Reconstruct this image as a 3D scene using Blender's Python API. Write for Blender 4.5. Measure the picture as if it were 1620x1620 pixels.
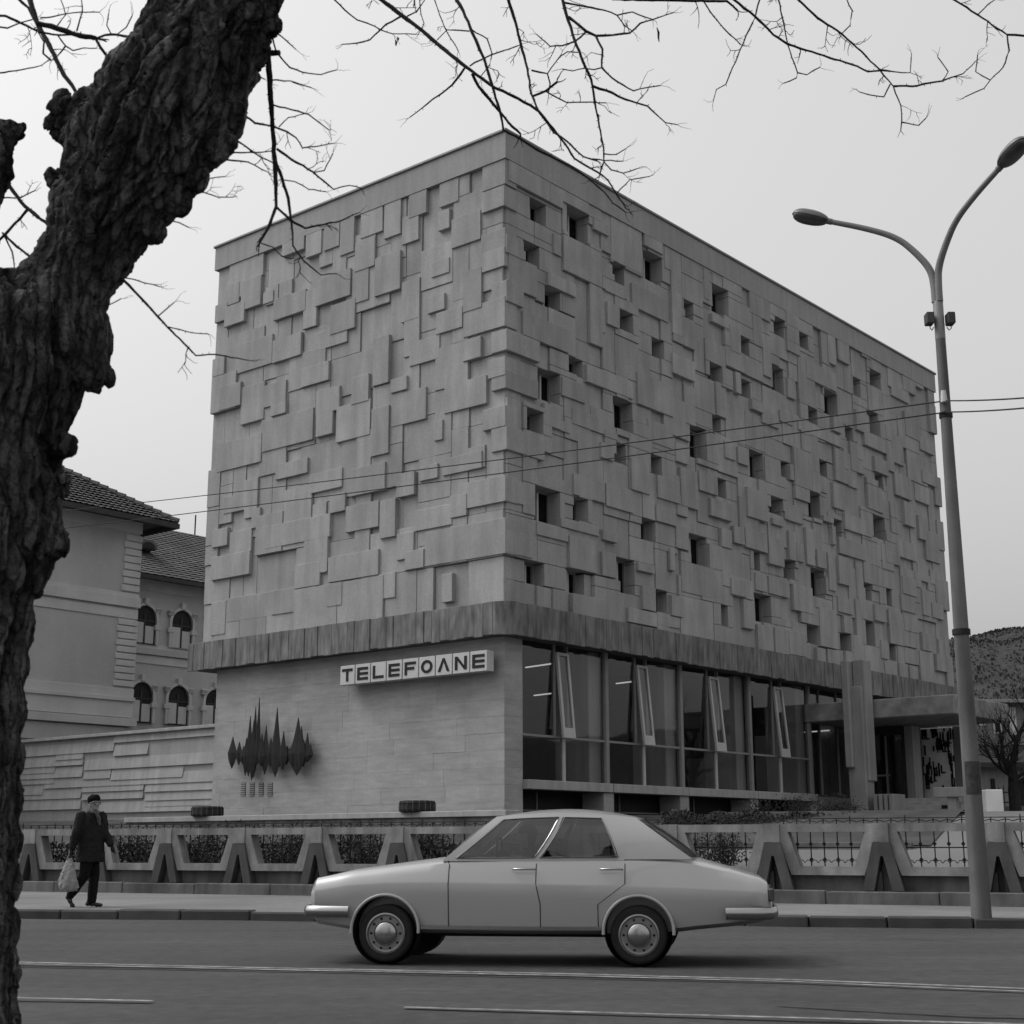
import bpy, bmesh, math, random
from math import sin, cos, tan, radians, pi, sqrt, atan2
from mathutils import Vector, Matrix, noise, Quaternion
for o in list(bpy.data.objects): bpy.data.objects.remove(o, do_unlink=True)
S = bpy.context.scene
COL = S.collection
RND = random.Random(7)

# ------------------------------------------------------------------ camera
FPX = 2293.08; PITCH = radians(12.9176); ROLL = radians(-0.084); HC = 1.12
cam_d = bpy.data.cameras.new('camera'); cam = bpy.data.objects.new('camera', cam_d); COL.objects.link(cam)
cam_d.sensor_width = 36; cam_d.lens = 36*FPX/1620; cam_d.clip_end = 3000; cam_d.clip_start = 0.1
_f = Vector((0, cos(PITCH), sin(PITCH))); _u = Vector((0, -sin(PITCH), cos(PITCH))); _r = Vector((1, 0, 0))
CR = _r*cos(ROLL)+_u*sin(ROLL); CU = -_r*sin(ROLL)+_u*cos(ROLL); CC = Vector((0, 0, HC))
cam.matrix_world = Matrix(((CR.x, CU.x, -_f.x, 0), (CR.y, CU.y, -_f.y, 0), (CR.z, CU.z, -_f.z, HC), (0, 0, 0, 1)))
cam_d.dof.use_dof = True; cam_d.dof.focus_distance = 34; cam_d.dof.aperture_fstop = 9
S.camera = cam

# ------------------------------------------------------------------ sky, sun, exposure
SUN_EL = 52; SUN_AZ = -80      # azimuth measured from +Y (view direction), negative = left of the view
w = bpy.data.worlds.new('World'); S.world = w; w.use_nodes = True
nt = w.node_tree; nt.nodes.clear()
sky = nt.nodes.new('ShaderNodeTexSky'); sky.sky_type = 'NISHITA'; sky.sun_disc = False
sky.sun_elevation = radians(SUN_EL); sky.sun_rotation = radians(SUN_AZ)
sky.air_density = 3.0; sky.dust_density = 10.0; sky.ozone_density = 1.0
bw = nt.nodes.new('ShaderNodeRGBToBW'); bg = nt.nodes.new('ShaderNodeBackground'); wo = nt.nodes.new('ShaderNodeOutputWorld')
bg.inputs[1].default_value = 0.10
cloud = nt.nodes.new('ShaderNodeMath'); cloud.operation = 'ADD'; cloud.inputs[1].default_value = 3.0     # even overcast layer, grey
nt.links.new(sky.outputs[0], bw.inputs[0]); nt.links.new(bw.outputs[0], cloud.inputs[0]); nt.links.new(cloud.outputs[0], bg.inputs[0]); nt.links.new(bg.outputs[0], wo.inputs[0])
sl = bpy.data.lights.new('sun', 'SUN'); sl.energy = 0.55; sl.angle = radians(25); sl.color = (1, 1, 1)
sun = bpy.data.objects.new('sun', sl); COL.objects.link(sun)
sd = Vector((sin(radians(SUN_AZ))*cos(radians(SUN_EL)), cos(radians(SUN_AZ))*cos(radians(SUN_EL)), sin(radians(SUN_EL))))
sun.rotation_euler = sd.to_track_quat('Z', 'Y').to_euler(); sun.location = (0, 0, 60)
S.view_settings.view_transform = 'Standard'; S.view_settings.look = 'None'
S.view_settings.exposure = 0.2; S.view_settings.gamma = 1.0; S.view_settings.use_curve_mapping = False

# ------------------------------------------------------------------ helpers
def ray(x, y): return CR*(x-810)+CU*(810-y)+_f*FPX
def atz(x, y, z):
    d = ray(x, y); return CC+d*((z-HC)/d.z)
def aty(x, y, Y):
    d = ray(x, y); return CC+d*(Y/d.y)
AX = radians(39.963)
KC = aty(799, 960, 36.0); KC.z = 0           # the near corner of the telephone building
RD = Vector((sin(AX), cos(AX), 0)); LD = Vector((-cos(AX), sin(AX), 0))
BROT = atan2(RD.y, RD.x)
def loc_b(P): v = P-KC; return Vector((v.dot(RD), v.dot(LD), P.z))
def pl_left(x, y, n=0.0):
    d = ray(x, y); q = KC-RD*n; return loc_b(CC+d*((q-CC).dot(RD)/d.dot(RD)))
def pl_right(x, y, n=0.0):
    d = ray(x, y); q = KC-LD*n; return loc_b(CC+d*((q-CC).dot(LD)/d.dot(LD)))

MATS = {}
def mat(name, col, var=0.12, scale=1.5, rough=0.85, bump=0.15, bscale=60, streak=0.0, rnd=0.0, spec=0.25, metal=0.0, fine=0.06, sscale=(5, 5, .35), coord='pos', bdist=0.01, coat=0.0, srot=0.0):
    m = bpy.data.materials.new(name); m.use_nodes = True; t = m.node_tree; N = t.nodes; L = t.links
    b = N['Principled BSDF']; b.inputs['Roughness'].default_value = rough; b.inputs['Metallic'].default_value = metal
    b.inputs['Specular IOR Level'].default_value = spec; b.inputs['Coat Weight'].default_value = coat
    if coord == 'pos': g = N.new('ShaderNodeNewGeometry').outputs['Position']
    else: g = N.new('ShaderNodeTexCoord').outputs['Object']
    def nz(sc, det=5, vec=None):
        n = N.new('ShaderNodeTexNoise'); n.inputs['Scale'].default_value = sc; n.inputs['Detail'].default_value = det
        L.new(vec or g, n.inputs['Vector']); return n.outputs['Fac']
    def mr(v, lo, hi, a=.25, bb=.75):
        r = N.new('ShaderNodeMapRange'); r.inputs[1].default_value = a; r.inputs[2].default_value = bb
        r.inputs[3].default_value = lo; r.inputs[4].default_value = hi; L.new(v, r.inputs[0]); return r.outputs[0]
    def mul(a, bb):
        q = N.new('ShaderNodeMath'); q.operation = 'MULTIPLY'
        for i, k in enumerate((a, bb)):
            if isinstance(k, (int, float)): q.inputs[i].default_value = k
            else: L.new(k, q.inputs[i])
        return q.outputs[0]
    v = mul(col, mr(nz(scale), 1-var, 1+var))
    if fine: v = mul(v, mr(nz(scale*22, 3), 1-fine, 1+fine))
    if streak:
        mp = N.new('ShaderNodeMapping'); mp.inputs['Scale'].default_value = sscale; mp.inputs['Rotation'].default_value = (0, 0, srot); L.new(g, mp.inputs[0])
        v = mul(v, mr(nz(1.0, 6, mp.outputs[0]), 1-streak, 1+streak*.6, .3, .7))
    if rnd:
        oi = N.new('ShaderNodeObjectInfo'); v = mul(v, mr(oi.outputs['Random'], 1-rnd, 1+rnd, 0, 1))
    L.new(v, b.inputs['Base Color'])
    if bump:
        bp = N.new('ShaderNodeBump'); bp.inputs['Strength'].default_value = bump; bp.inputs['Distance'].default_value = bdist
        L.new(nz(bscale, 6), bp.inputs['Height']); L.new(bp.outputs[0], b.inputs['Normal'])
    MATS[name] = m; return m
def glass(name, tint, refl_rough=0.02, refl=1.0, ior=1.5):
    m = bpy.data.materials.new(name); m.use_nodes = True; t = m.node_tree; N = t.nodes; L = t.links; N.clear()
    o = N.new('ShaderNodeOutputMaterial'); mx = N.new('ShaderNodeMixShader'); tr = N.new('ShaderNodeBsdfTransparent'); gl = N.new('ShaderNodeBsdfGlossy')
    lw = N.new('ShaderNodeLayerWeight'); lw.inputs[0].default_value = .5
    pw = N.new('ShaderNodeMath'); pw.operation = 'POWER'; pw.inputs[1].default_value = 5; L.new(lw.outputs['Facing'], pw.inputs[0])
    fr = N.new('ShaderNodeMath'); fr.operation = 'MULTIPLY_ADD'; f0 = ((ior-1)/(ior+1))**2; fr.inputs[1].default_value = 1-f0; fr.inputs[2].default_value = f0; L.new(pw.outputs[0], fr.inputs[0])
    nz = N.new('ShaderNodeTexNoise'); nz.inputs['Scale'].default_value = .7; bp = N.new('ShaderNodeBump'); bp.inputs['Strength'].default_value = .05; bp.inputs['Distance'].default_value = .05
    g = N.new('ShaderNodeNewGeometry'); L.new(g.outputs['Position'], nz.inputs['Vector']); L.new(nz.outputs['Fac'], bp.inputs['Height']); L.new(bp.outputs[0], gl.inputs['Normal'])
    tr.inputs[0].default_value = (tint, tint, tint, 1); gl.inputs[0].default_value = (refl, refl, refl, 1); gl.inputs[1].default_value = refl_rough
    L.new(fr.outputs[0], mx.inputs[0]); L.new(tr.outputs[0], mx.inputs[1]); L.new(gl.outputs[0], mx.inputs[2]); L.new(mx.outputs[0], o.inputs[0])
    MATS[name] = m; return m
def emit(name, s):
    m = bpy.data.materials.new(name); m.use_nodes = True; b = m.node_tree.nodes['Principled BSDF']
    b.inputs['Emission Color'].default_value = (1, 1, 1, 1); b.inputs['Emission Strength'].default_value = s; MATS[name] = m; return m

def bark_mat(m, sc, rotate):
    # cracked plates: stretched cell edges drive colour and relief
    t = m.node_tree; N = t.nodes; L = t.links; b = N['Principled BSDF']
    g = N.new('ShaderNodeNewGeometry').outputs['Position']; nz = N.new('ShaderNodeTexNoise'); nz.inputs['Scale'].default_value = 5; L.new(g, nz.inputs['Vector'])
    ad = N.new('ShaderNodeVectorMath'); ad.operation = 'MULTIPLY_ADD'; ad.inputs[1].default_value = (.10, .10, .10); L.new(nz.outputs['Color'], ad.inputs[0]); L.new(g, ad.inputs[2])
    mp = N.new('ShaderNodeMapping'); mp.inputs['Scale'].default_value = sc; mp.inputs['Rotation'].default_value = rotate; L.new(ad.outputs[0], mp.inputs[0])
    vo = N.new('ShaderNodeTexVoronoi'); vo.feature = 'DISTANCE_TO_EDGE'; vo.inputs['Scale'].default_value = 1; L.new(mp.outputs[0], vo.inputs['Vector'])
    mr = N.new('ShaderNodeMapRange'); mr.inputs[1].default_value = 0; mr.inputs[2].default_value = .22; mr.inputs[3].default_value = .35; mr.inputs[4].default_value = 1.15; L.new(vo.outputs['Distance'], mr.inputs[0])
    old = b.inputs['Base Color'].links[0].from_socket; mu = N.new('ShaderNodeMath'); mu.operation = 'MULTIPLY'; L.new(old, mu.inputs[0]); L.new(mr.outputs[0], mu.inputs[1]); L.new(mu.outputs[0], b.inputs['Base Color'])
    bp = N.new('ShaderNodeBump'); bp.inputs['Strength'].default_value = .6; bp.inputs['Distance'].default_value = .03; L.new(mr.outputs[0], bp.inputs['Height'])
    L.new(b.inputs['Normal'].links[0].from_socket, bp.inputs['Normal']); L.new(bp.outputs[0], b.inputs['Normal'])
class MB:
    """collects shapes; build() links them as ONE mesh object"""
    def __init__(s): s.v = []; s.f = []
    def add(s, vs, fs):
        o = len(s.v); s.v += [tuple(p) for p in vs]; s.f += [tuple(i+o for i in f) for f in fs]; return s
    def box(s, x0, y0, z0, x1, y1, z1, M=None):
        vs = [Vector(p) for p in ((x0,y0,z0),(x1,y0,z0),(x1,y1,z0),(x0,y1,z0),(x0,y0,z1),(x1,y0,z1),(x1,y1,z1),(x0,y1,z1))]
        if M is not None: vs = [M @ p for p in vs]
        return s.add(vs, [(0,3,2,1),(4,5,6,7),(0,1,5,4),(1,2,6,5),(2,3,7,6),(3,0,4,7)])
    def bev(s, x0, y0, z0, x1, y1, z1, b=.01, M=None):
        # box with chamfered edges
        bm = bmesh.new(); bmesh.ops.create_cube(bm, size=1)
        for q in bm.verts: q.co = Vector(((x0+x1)/2+q.co.x*(x1-x0), (y0+y1)/2+q.co.y*(y1-y0), (z0+z1)/2+q.co.z*(z1-z0)))
        bmesh.ops.bevel(bm, geom=bm.edges[:], offset=b, segments=1, affect='EDGES')
        if M is not None: bm.transform(M)
        bm.verts.index_update()
        s.add([q.co for q in bm.verts], [[q.index for q in f.verts] for f in bm.faces]); bm.free(); return s
    def prism(s, pts, axis, a0, a1, M=None):
        # extrude 2D polygon; axis 'x': pts=(y,z), 'y': pts=(x,z), 'z': pts=(x,y)
        def mk(p, a):
            q = {'x': (a, p[0], p[1]), 'y': (p[0], a, p[1]), 'z': (p[0], p[1], a)}[axis]
            return M @ Vector(q) if M is not None else Vector(q)
        n = len(pts); vs = [mk(p, a0) for p in pts]+[mk(p, a1) for p in pts]
        fs = [tuple(range(n-1, -1, -1)), tuple(range(n, 2*n))]+[(i, (i+1) % n, n+(i+1) % n, n+i) for i in range(n)]
        return s.add(vs, fs)
    def tube(s, pts, rad, n=6, cap=True):
        pts = [Vector(p) for p in pts]; rs = rad if isinstance(rad, (list, tuple)) else [rad]*len(pts)
        rings = []; ref = Vector((.3, .2, .93))
        for i, p in enumerate(pts):
            t = (pts[min(i+1, len(pts)-1)]-pts[max(i-1, 0)])
            t = t.normalized() if t.length > 1e-9 else Vector((0, 0, 1))
            a = t.cross(ref)
            if a.length < .05: a = t.cross(Vector((1, 0, 0)))
            a.normalize(); b = t.cross(a)
            rings.append([p+(a*cos(2*pi*k/n)+b*sin(2*pi*k/n))*rs[i] for k in range(n)])
        vs = [q for r in rings for q in r]
        fs = [(i*n+k, i*n+(k+1) % n, (i+1)*n+(k+1) % n, (i+1)*n+k) for i in range(len(pts)-1) for k in range(n)]
        if cap: fs += [tuple(range(n-1, -1, -1)), tuple(range((len(pts)-1)*n, len(pts)*n))]
        return s.add(vs, fs)
    def lathe(s, prof, n=24, M=None, cap=True):
        vs = []; 
        for r, z in prof:
            for k in range(n):
                p = Vector((r*cos(2*pi*k/n), r*sin(2*pi*k/n), z)); vs.append(M @ p if M is not None else p)
        m = len(prof)
        fs = [(i*n+k, i*n+(k+1) % n, (i+1)*n+(k+1) % n, (i+1)*n+k) for i in range(m-1) for k in range(n)]
        if cap: fs += [tuple(range(n-1, -1, -1)), tuple(range((m-1)*n, m*n))]
        return s.add(vs, fs)
    def ring2(s, outer, inner, a0, a1, axis='y', M=None):
        # flat ring between two loops of equal length, extruded
        n = len(outer)
        def mk(p, a):
            q = {'x': (a, p[0], p[1]), 'y': (p[0], a, p[1])}[axis]; return M @ Vector(q) if M is not None else Vector(q)
        vs = [mk(p, a0) for p in outer]+[mk(p, a0) for p in inner]+[mk(p, a1) for p in outer]+[mk(p, a1) for p in inner]
        fs = []
        for i in range(n):
            j = (i+1) % n
            fs += [(i, j, n+j, n+i), (2*n+i, 3*n+i, 3*n+j, 2*n+j), (i, 2*n+i, 2*n+j, j), (n+i, n+j, 3*n+j, 3*n+i)]
        return s.add(vs, fs)
    def mesh(s, name, m, smooth=None):
        me = bpy.data.meshes.new(name); me.from_pydata(s.v, [], s.f)
        bm = bmesh.new(); bm.from_mesh(me); bmesh.ops.recalc_face_normals(bm, faces=bm.faces[:]); bm.to_mesh(me); bm.free()
        if m: me.materials.append(MATS[m] if isinstance(m, str) else m)
        if smooth is not None: smooth_mesh(me, smooth)
        return me
    def build(s, name, m, parent=None, smooth=None, loc=None):
        return link(name, s.mesh(name, m, smooth), parent, loc)
def smooth_mesh(me, ang):
    me.shade_smooth()
    if ang < 179: me.set_sharp_from_angle(angle=radians(ang))
def link(name, me, parent=None, loc=None, rz=0):
    o = bpy.data.objects.new(name, me); COL.objects.link(o)
    if parent: o.parent = parent
    if loc is not None: o.location = loc
    if rz: o.rotation_euler.z = rz
    return o
def tag(o, label, cat, group=None):
    o['label'] = label; o['category'] = cat
    if group: o['group'] = group
    return o
def struct(o): o['kind'] = 'structure'; return o
def thing(name, label, cat, loc=(0, 0, 0), rz=0, group=None):
    o = bpy.data.objects.new(name, None); COL.objects.link(o); o.location = loc; o.rotation_euler.z = rz
    o.empty_display_size = .2
    return tag(o, label, cat, group)
def remeshed(mb, voxel, smooth_it=3):
    me = mb.mesh('tmp', None); ob = bpy.data.objects.new('tmp', me); COL.objects.link(ob)
    md = ob.modifiers.new('r', 'REMESH'); md.mode = 'VOXEL'; md.voxel_size = voxel
    if smooth_it:
        sm = ob.modifiers.new('s', 'SMOOTH'); sm.iterations = smooth_it; sm.factor = .5
    dg = bpy.context.evaluated_depsgraph_get(); r = bpy.data.meshes.new_from_object(ob.evaluated_get(dg), depsgraph=dg)
    bpy.data.objects.remove(ob, do_unlink=True); bpy.data.meshes.remove(me); r.materials.clear(); return r

# ------------------------------------------------------------------ materials
mat('concrete_panel', .325, .13, .8, .9, .45, 45, streak=.17, rnd=.09, sscale=(3, 3, .5), bdist=.008, fine=.09)
mat('concrete_parapet', .31, .10, .5, .9, .2, 45, streak=.10)
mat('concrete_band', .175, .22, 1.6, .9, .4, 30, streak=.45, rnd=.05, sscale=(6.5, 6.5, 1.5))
mat('travertine', .34, .16, .7, .75, .45, 26, streak=.13, rnd=.06, sscale=(1.5, 1.5, 9), bdist=.014)
mat('dark_joint', .10, .1, 2, .95, 0)
mat('metal_cap', .22, .1, 2, .5, 0, metal=.3)
mat('frame_light', .42, .08, 3, .5, 0, spec=.4)
mat('frame_mid', .22, .1, 3, .6, 0)
mat('frame_dark', .04, .1, 3, .6, 0)
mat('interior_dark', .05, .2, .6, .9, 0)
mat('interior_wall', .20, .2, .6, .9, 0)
mat('interior_column', .50, .1, 1, .8, .1, 30, streak=.15)
mat('sill_concrete', .34, .10, 1.2, .85, .25, 40, streak=.15)
mat('canopy_concrete', .24, .35, 2.2, .85, .35, 22, streak=.2, sscale=(3, 3, 3))
mat('pylon_concrete', .26, .12, 1.5, .85, .3, 30, streak=.15)
mat('relief_white', .72, .1, 2, .85, .2, 30)
mat('black_paint', .015, .2, 3, .6, 0)
mat('iron', .02, .2, 6, .7, 0)
mat('sign_face', .50, .06, 4, .45, 0, spec=.4)
mat('fence_concrete', .22, .30, 2.4, .92, .6, 40, streak=.38, fine=.12, sscale=(4, 4, .8))
mat('fence_foot', .075, .25, 2.5, .92, .4, 40, streak=.2)
mat('fence_wall', .12, .38, 1.5, .92, .4, 30, streak=.35, sscale=(4, 4, .7))
mat('tar', .040, .3, 3, .6, .3, 60)
mat('asphalt_patch', .050, .2, .8, .85, .7, 120, fine=.25, bdist=.01)
mat('asphalt', .053, .26, .30, .80, .8, 120, fine=.28, spec=.3, bdist=.008, streak=.22, sscale=(.07, 1.3, 1), srot=radians(12))
mat('sidewalk', .17, .24, .5, .9, .4, 90, fine=.10)
mat('kerb_stone', .060, .25, 2.5, .9, .5, 30, rnd=.15)
mat('road_paint', .24, .6, 9, .8, .3, 90, fine=.5, streak=.5, sscale=(.5, 9, 1), srot=radians(12))
mat('garden_soil', .060, .35, 1.2, .95, .6, 25)
mat('forecourt', .15, .12, .6, .9, .3, 50)
mat('bark', .085, .45, 4, .95, 1.0, 46, streak=.75, sscale=(13, 13, 1.3), bdist=.04, spec=.1)
bark_mat(MATS['bark'], (22, 22, 2.4), (0, radians(-14), 0))
mat('branch_bark', .022, .3, 9, .9, .3, 60, spec=.15)
mat('pole_concrete', .13, .2, 1.8, .9, .4, 40, streak=.35, sscale=(6, 6, .5))
mat('pole_steel', .20, .12, 2, .55, .1, 30, metal=.2)
mat('lamp_shell', .14, .1, 5, .45, 0, metal=.3)
mat('lamp_glass', .05, .3, 9, .25, 0, spec=.6)
mat('poster', .05, .5, 12, .9, .1, 30)
mat('old_plaster', .44, .10, .5, .92, .3, 30, streak=.07, sscale=(1.2, 1.2, .3))
mat('old_trim', .52, .10, .8, .9, .2, 30, streak=.08, sscale=(1.2, 1.2, .3))
mat('roof_tile', .105, .30, 1.1, .9, .5, 14, fine=.2)
mat('roof_dark', .05, .2, 2, .8, 0)
mat('hill_wood', .042, .25, .02, 1, 0, fine=.25)
mat('house_wall', .26, .2, .8, .9, .2, 20, streak=.2)
mat('leaf_dark', .025, .5, 4, .8, 0)
mat('twig', .04, .3, 8, .9, 0)
mat('car_paint', .33, .02, 1, .28, 0, spec=.5, coat=.6, fine=0, coord='obj')
mat('car_dark', .012, .1, 5, .8, 0)
mat('tyre', .018, .2, 12, .85, .2, 60)
mat('chrome', .36, .05, 3, .22, 0, metal=1.0, fine=0)
mat('hubcap', .26, .06, 6, .3, 0, metal=.8)
mat('tail_lamp', .05, .1, 8, .2, 0, spec=.6)
mat('coat_cloth', .018, .25, 14, .95, .4, 120, spec=.1)
mat('trouser_cloth', .010, .25, 14, .95, .3, 120, spec=.1)
mat('cap_fur', .008, .3, 40, .95, .6, 160, spec=.1)
mat('skin', .23, .06, 20, .6, .1, 90)
mat('scarf_cloth', .08, .45, 26, .95, .3, 120)
mat('shoe_leather', .010, .2, 10, .4, 0, spec=.4)
mat('bag_cloth', .24, .2, 12, .85, .4, 30)
mat('rib_pale', .10, .4, 6, .8, .3, 30)
mat('planter_clay', .03, .4, 6, .8, .4, 30)
mat('wave_metal', .022, .15, 3, .6, .1, 30, metal=.2)
glass('window_glass', .40); glass('shop_glass', .80); glass('car_glass', .62, ior=1.6)
emit('tube_light', .55)
# ------------------------------------------------------------------ ground, road, pavement
ROAD = Vector((14.2, -3.02, 0)).normalized()            # along the kerb, left to right
RN = Vector((ROAD.y, -ROAD.x, 0))                       # towards the camera... (right-hand normal)
KB = Vector((-7.74, 23.58, 0))                          # a point on the kerb line
def roadpt(a, n, z=0): return Vector((KB.x+ROAD.x*a+RN.x*n, KB.y+ROAD.y*a+RN.y*n, z))
me = MB().add([(-1500, -800, -.05), (1500, -800, -.05), (1500, 2200, -.05), (-1500, 2200, -.05)], [(0, 1, 2, 3)]).build('ground', 'garden_soil'); struct(me)
def sheet(name, a0, a1, n0, n1, z, m, sa=40, sn=12, amp=.012):
    vs = []; fs = []
    for i in range(sa+1):
        for j in range(sn+1):
            p = roadpt(a0+(a1-a0)*i/sa, n0+(n1-n0)*j/sn, z); p.z += amp*noise.noise(Vector((p.x*.35, p.y*.35, 1.7))); vs.append(p)
    for i in range(sa):
        for j in range(sn): k = i*(sn+1)+j; fs.append((k, k+1, k+sn+2, k+sn+1))
    return struct(MB().add(vs, fs).build(name, m, smooth=180))
sheet('road', -60, 70, 0, 17.6, 0, 'asphalt', 90, 24, .015)
sheet('near_pavement', -60, 70, 17.6, 34, .12, 'sidewalk', 30, 8)
# fence line and its frame
FL = Vector((-10.7, 33.3, 0)); FR = Vector((8.0, 24.5, 0)); FE = (FR-FL).normalized(); BAY = (FR-FL).length/11
FN = Vector((FE.y, -FE.x, 0)); FROT = atan2(FE.y, FE.x)
if FN.y > 0: FN = -FN
# far pavement: between the kerb and the fence
vs = []; fs = []; n = 40; m_ = 8
for i in range(n+1):
    a = -40+90*i/n
    k = roadpt(a, 0, .13); f = FL+FE*(-32+75*i/n)-FN*.15
    for j in range(m_+1):
        p = k.lerp(Vector((f.x, f.y, .13)), j/m_); p.z += .010*noise.noise(Vector((p.x*.4, p.y*.4, 5))); vs.append(p)
for i in range(n):
    for j in range(m_): k = i*(m_+1)+j; fs.append((k, k+1, k+m_+2, k+m_+1))
pav = struct(MB().add(vs, fs).build('pavement', 'sidewalk', smooth=180))
# kerb: single stones
kerb = struct(MB().box(-.001, -.1, -.2, .001, -.09, -.1).build('kerb', 'kerb_stone'))
kerb.location = roadpt(0, 0); kerb.rotation_euler.z = atan2(ROAD.y, ROAD.x)
a = -14.0; kr = random.Random(3)
while a < 26:
    l = kr.uniform(.85, 1.15); h = .145+kr.uniform(-.02, .014); d0 = kr.uniform(-.03, .02)
    MB().bev(a+.008, -.10+d0, -.08, a+l-.008, .22, h, .022).build('kerb_stone', 'kerb_stone', kerb)
    a += l
# the gutter strip
# painted lines, following the photograph's slightly bent lane lines
def line(name, pxs, wid, z=.022, gaps=()):
    P = [atz(x, y, 0) for x, y in pxs]; Q = []
    P = [P[0]+(P[0]-P[1])*2]+P+[P[-1]+(P[-1]-P[-2])*.8]
    for i in range(len(P)-1):
        for k in range(14): Q.append(P[i].lerp(P[i+1], k/14))
    Q.append(P[-1]); vs = []; fs = []
    for i, p in enumerate(Q):
        t = (Q[min(i+1, len(Q)-1)]-Q[max(i-1, 0)]).normalized(); nn = Vector((-t.y, t.x, 0))
        ww = wid*(.5+.06*noise.noise(p*1.5))
        vs += [(p+nn*ww).to_tuple()[:2]+(z,), (p-nn*ww).to_tuple()[:2]+(z,)]
        if i: k = 2*i; fs.append((k-2, k-1, k+1, k))
    return struct(MB().add(vs, fs).build(name, 'road_paint'))
line('lane_marking', [(30, 1525.6), (460, 1535.6), (860, 1543.4), (1260, 1554.2), (1620, 1568)], .085)
line('lane_marking', [(30, 1528.4), (460, 1538.4), (860, 1546.4), (1260, 1557.4), (1620, 1572.5)], .060)
def dash(p0, p1, wid):
    P = atz(*p0, 0); Q = atz(*p1, 0); t = (Q-P).normalized(); nn = Vector((-t.y, t.x, 0))*wid/2
    vs = []; k = 16
    for i in range(k+1):
        c = P.lerp(Q, i/k); f = 1+.15*noise.noise(c*3)
        vs += [(c.x+nn.x*f, c.y+nn.y*f, .021), (c.x-nn.x*f, c.y-nn.y*f, .021)]
    return struct(MB().add(vs, [(2*i, 2*i+1, 2*i+3, 2*i+2) for i in range(k)]).build('lane_marking', 'road_paint'))
dash((-200, 1577), (240, 1588), .07); dash((640, 1598), (1330, 1617), .07); dash((1330, 1617.4), (1700, 1628), .07)

# tar-filled cracks and a repair patch in the road
def crack(pxs, wid):
    P = [atz(x, y, 0) for x, y in pxs]; Q = []
    for i in range(len(P)-1):
        for k in range(10):
            p = P[i].lerp(P[i+1], k/10); p += Vector((noise.noise(p*2.3), noise.noise(p*2.3+Vector((9, 0, 0))), 0))*.07; Q.append(p)
    vs = []; fs = []
    for i, p in enumerate(Q):
        t = (Q[min(i+1, len(Q)-1)]-Q[max(i-1, 0)]).normalized(); nn = Vector((-t.y, t.x, 0))*wid*(.5+.45*noise.noise(p*3.1)); vs += [(p.x+nn.x, p.y+nn.y, .0205), (p.x-nn.x, p.y-nn.y, .0205)]
        if i: k = 2*i; fs.append((k-2, k-1, k+1, k))
    struct(MB().add(vs, fs).build('road_crack', 'tar'))
crack([(1230, 1591), (1330, 1598), (1450, 1604), (1530, 1608), (1640, 1612)], .05); crack([(1300, 1480), (1420, 1484), (1560, 1492)], .025)
def patch(c, rx, ry, seed):
    P = atz(*c, 0); n_ = 26; vs = []
    for k in range(n_):
        a = 2*pi*k/n_; f = (abs(cos(a))**6+abs(sin(a))**6)**(-1/6)*(1+.06*noise.noise(Vector((cos(a)*2, sin(a)*2, seed)))); q = ROAD*(rx*f*cos(a))+RN*(ry*f*sin(a)); vs.append((P.x+q.x, P.y+q.y, .0185))
    struct(MB().add(vs, [tuple(range(n_))]).build('road_patch', 'asphalt_patch'))

# terrain behind the fence: garden on the left, paved forecourt on the right
def grd(x0, x1, name, m):
    vs = []; fs = []; na = 30; nb = 16
    for i in range(na+1):
        a = x0+(x1-x0)*i/na; b = FL+FE*a-FN*(.12 if name == 'garden' else .14)
        for j in range(nb+1):
            t = j/nb; p = b-FN*t*40
            z = .30+1.55*min(1, t*40/(9.5 if name == 'garden' else 8.5))**.9
            if name == 'garden': z += .05*noise.noise(p*.8)
            vs.append((p.x, p.y, z))
    for i in range(na):
        for j in range(nb): k = i*(nb+1)+j; fs.append((k, k+1, k+nb+2, k+nb+1))
    return struct(MB().add(vs, fs).build(name, m, smooth=180))
grd(-25, 13.2, 'garden', 'garden_soil'); grd(13.2, 60, 'forecourt', 'forecourt')
vs = []; fs = []
for i in range(21):
    a = 13.3+5.6*i/20
    for j in range(13):
        dd = 3.9+.35*noise.noise(Vector((a*.9, 3, 0)))*(1-j/12)+6.5*j/12; p = FL+FE*a-FN*(.14+dd); vs.append((p.x, p.y, .325+1.55*min(1, dd/8.5)**.9))
for i in range(20):
    for j in range(12): k = i*13+j; fs.append((k, k+1, k+14, k+13))
struct(MB().add(vs, fs).build('planting_bed', 'garden_soil', smooth=180))

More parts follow.
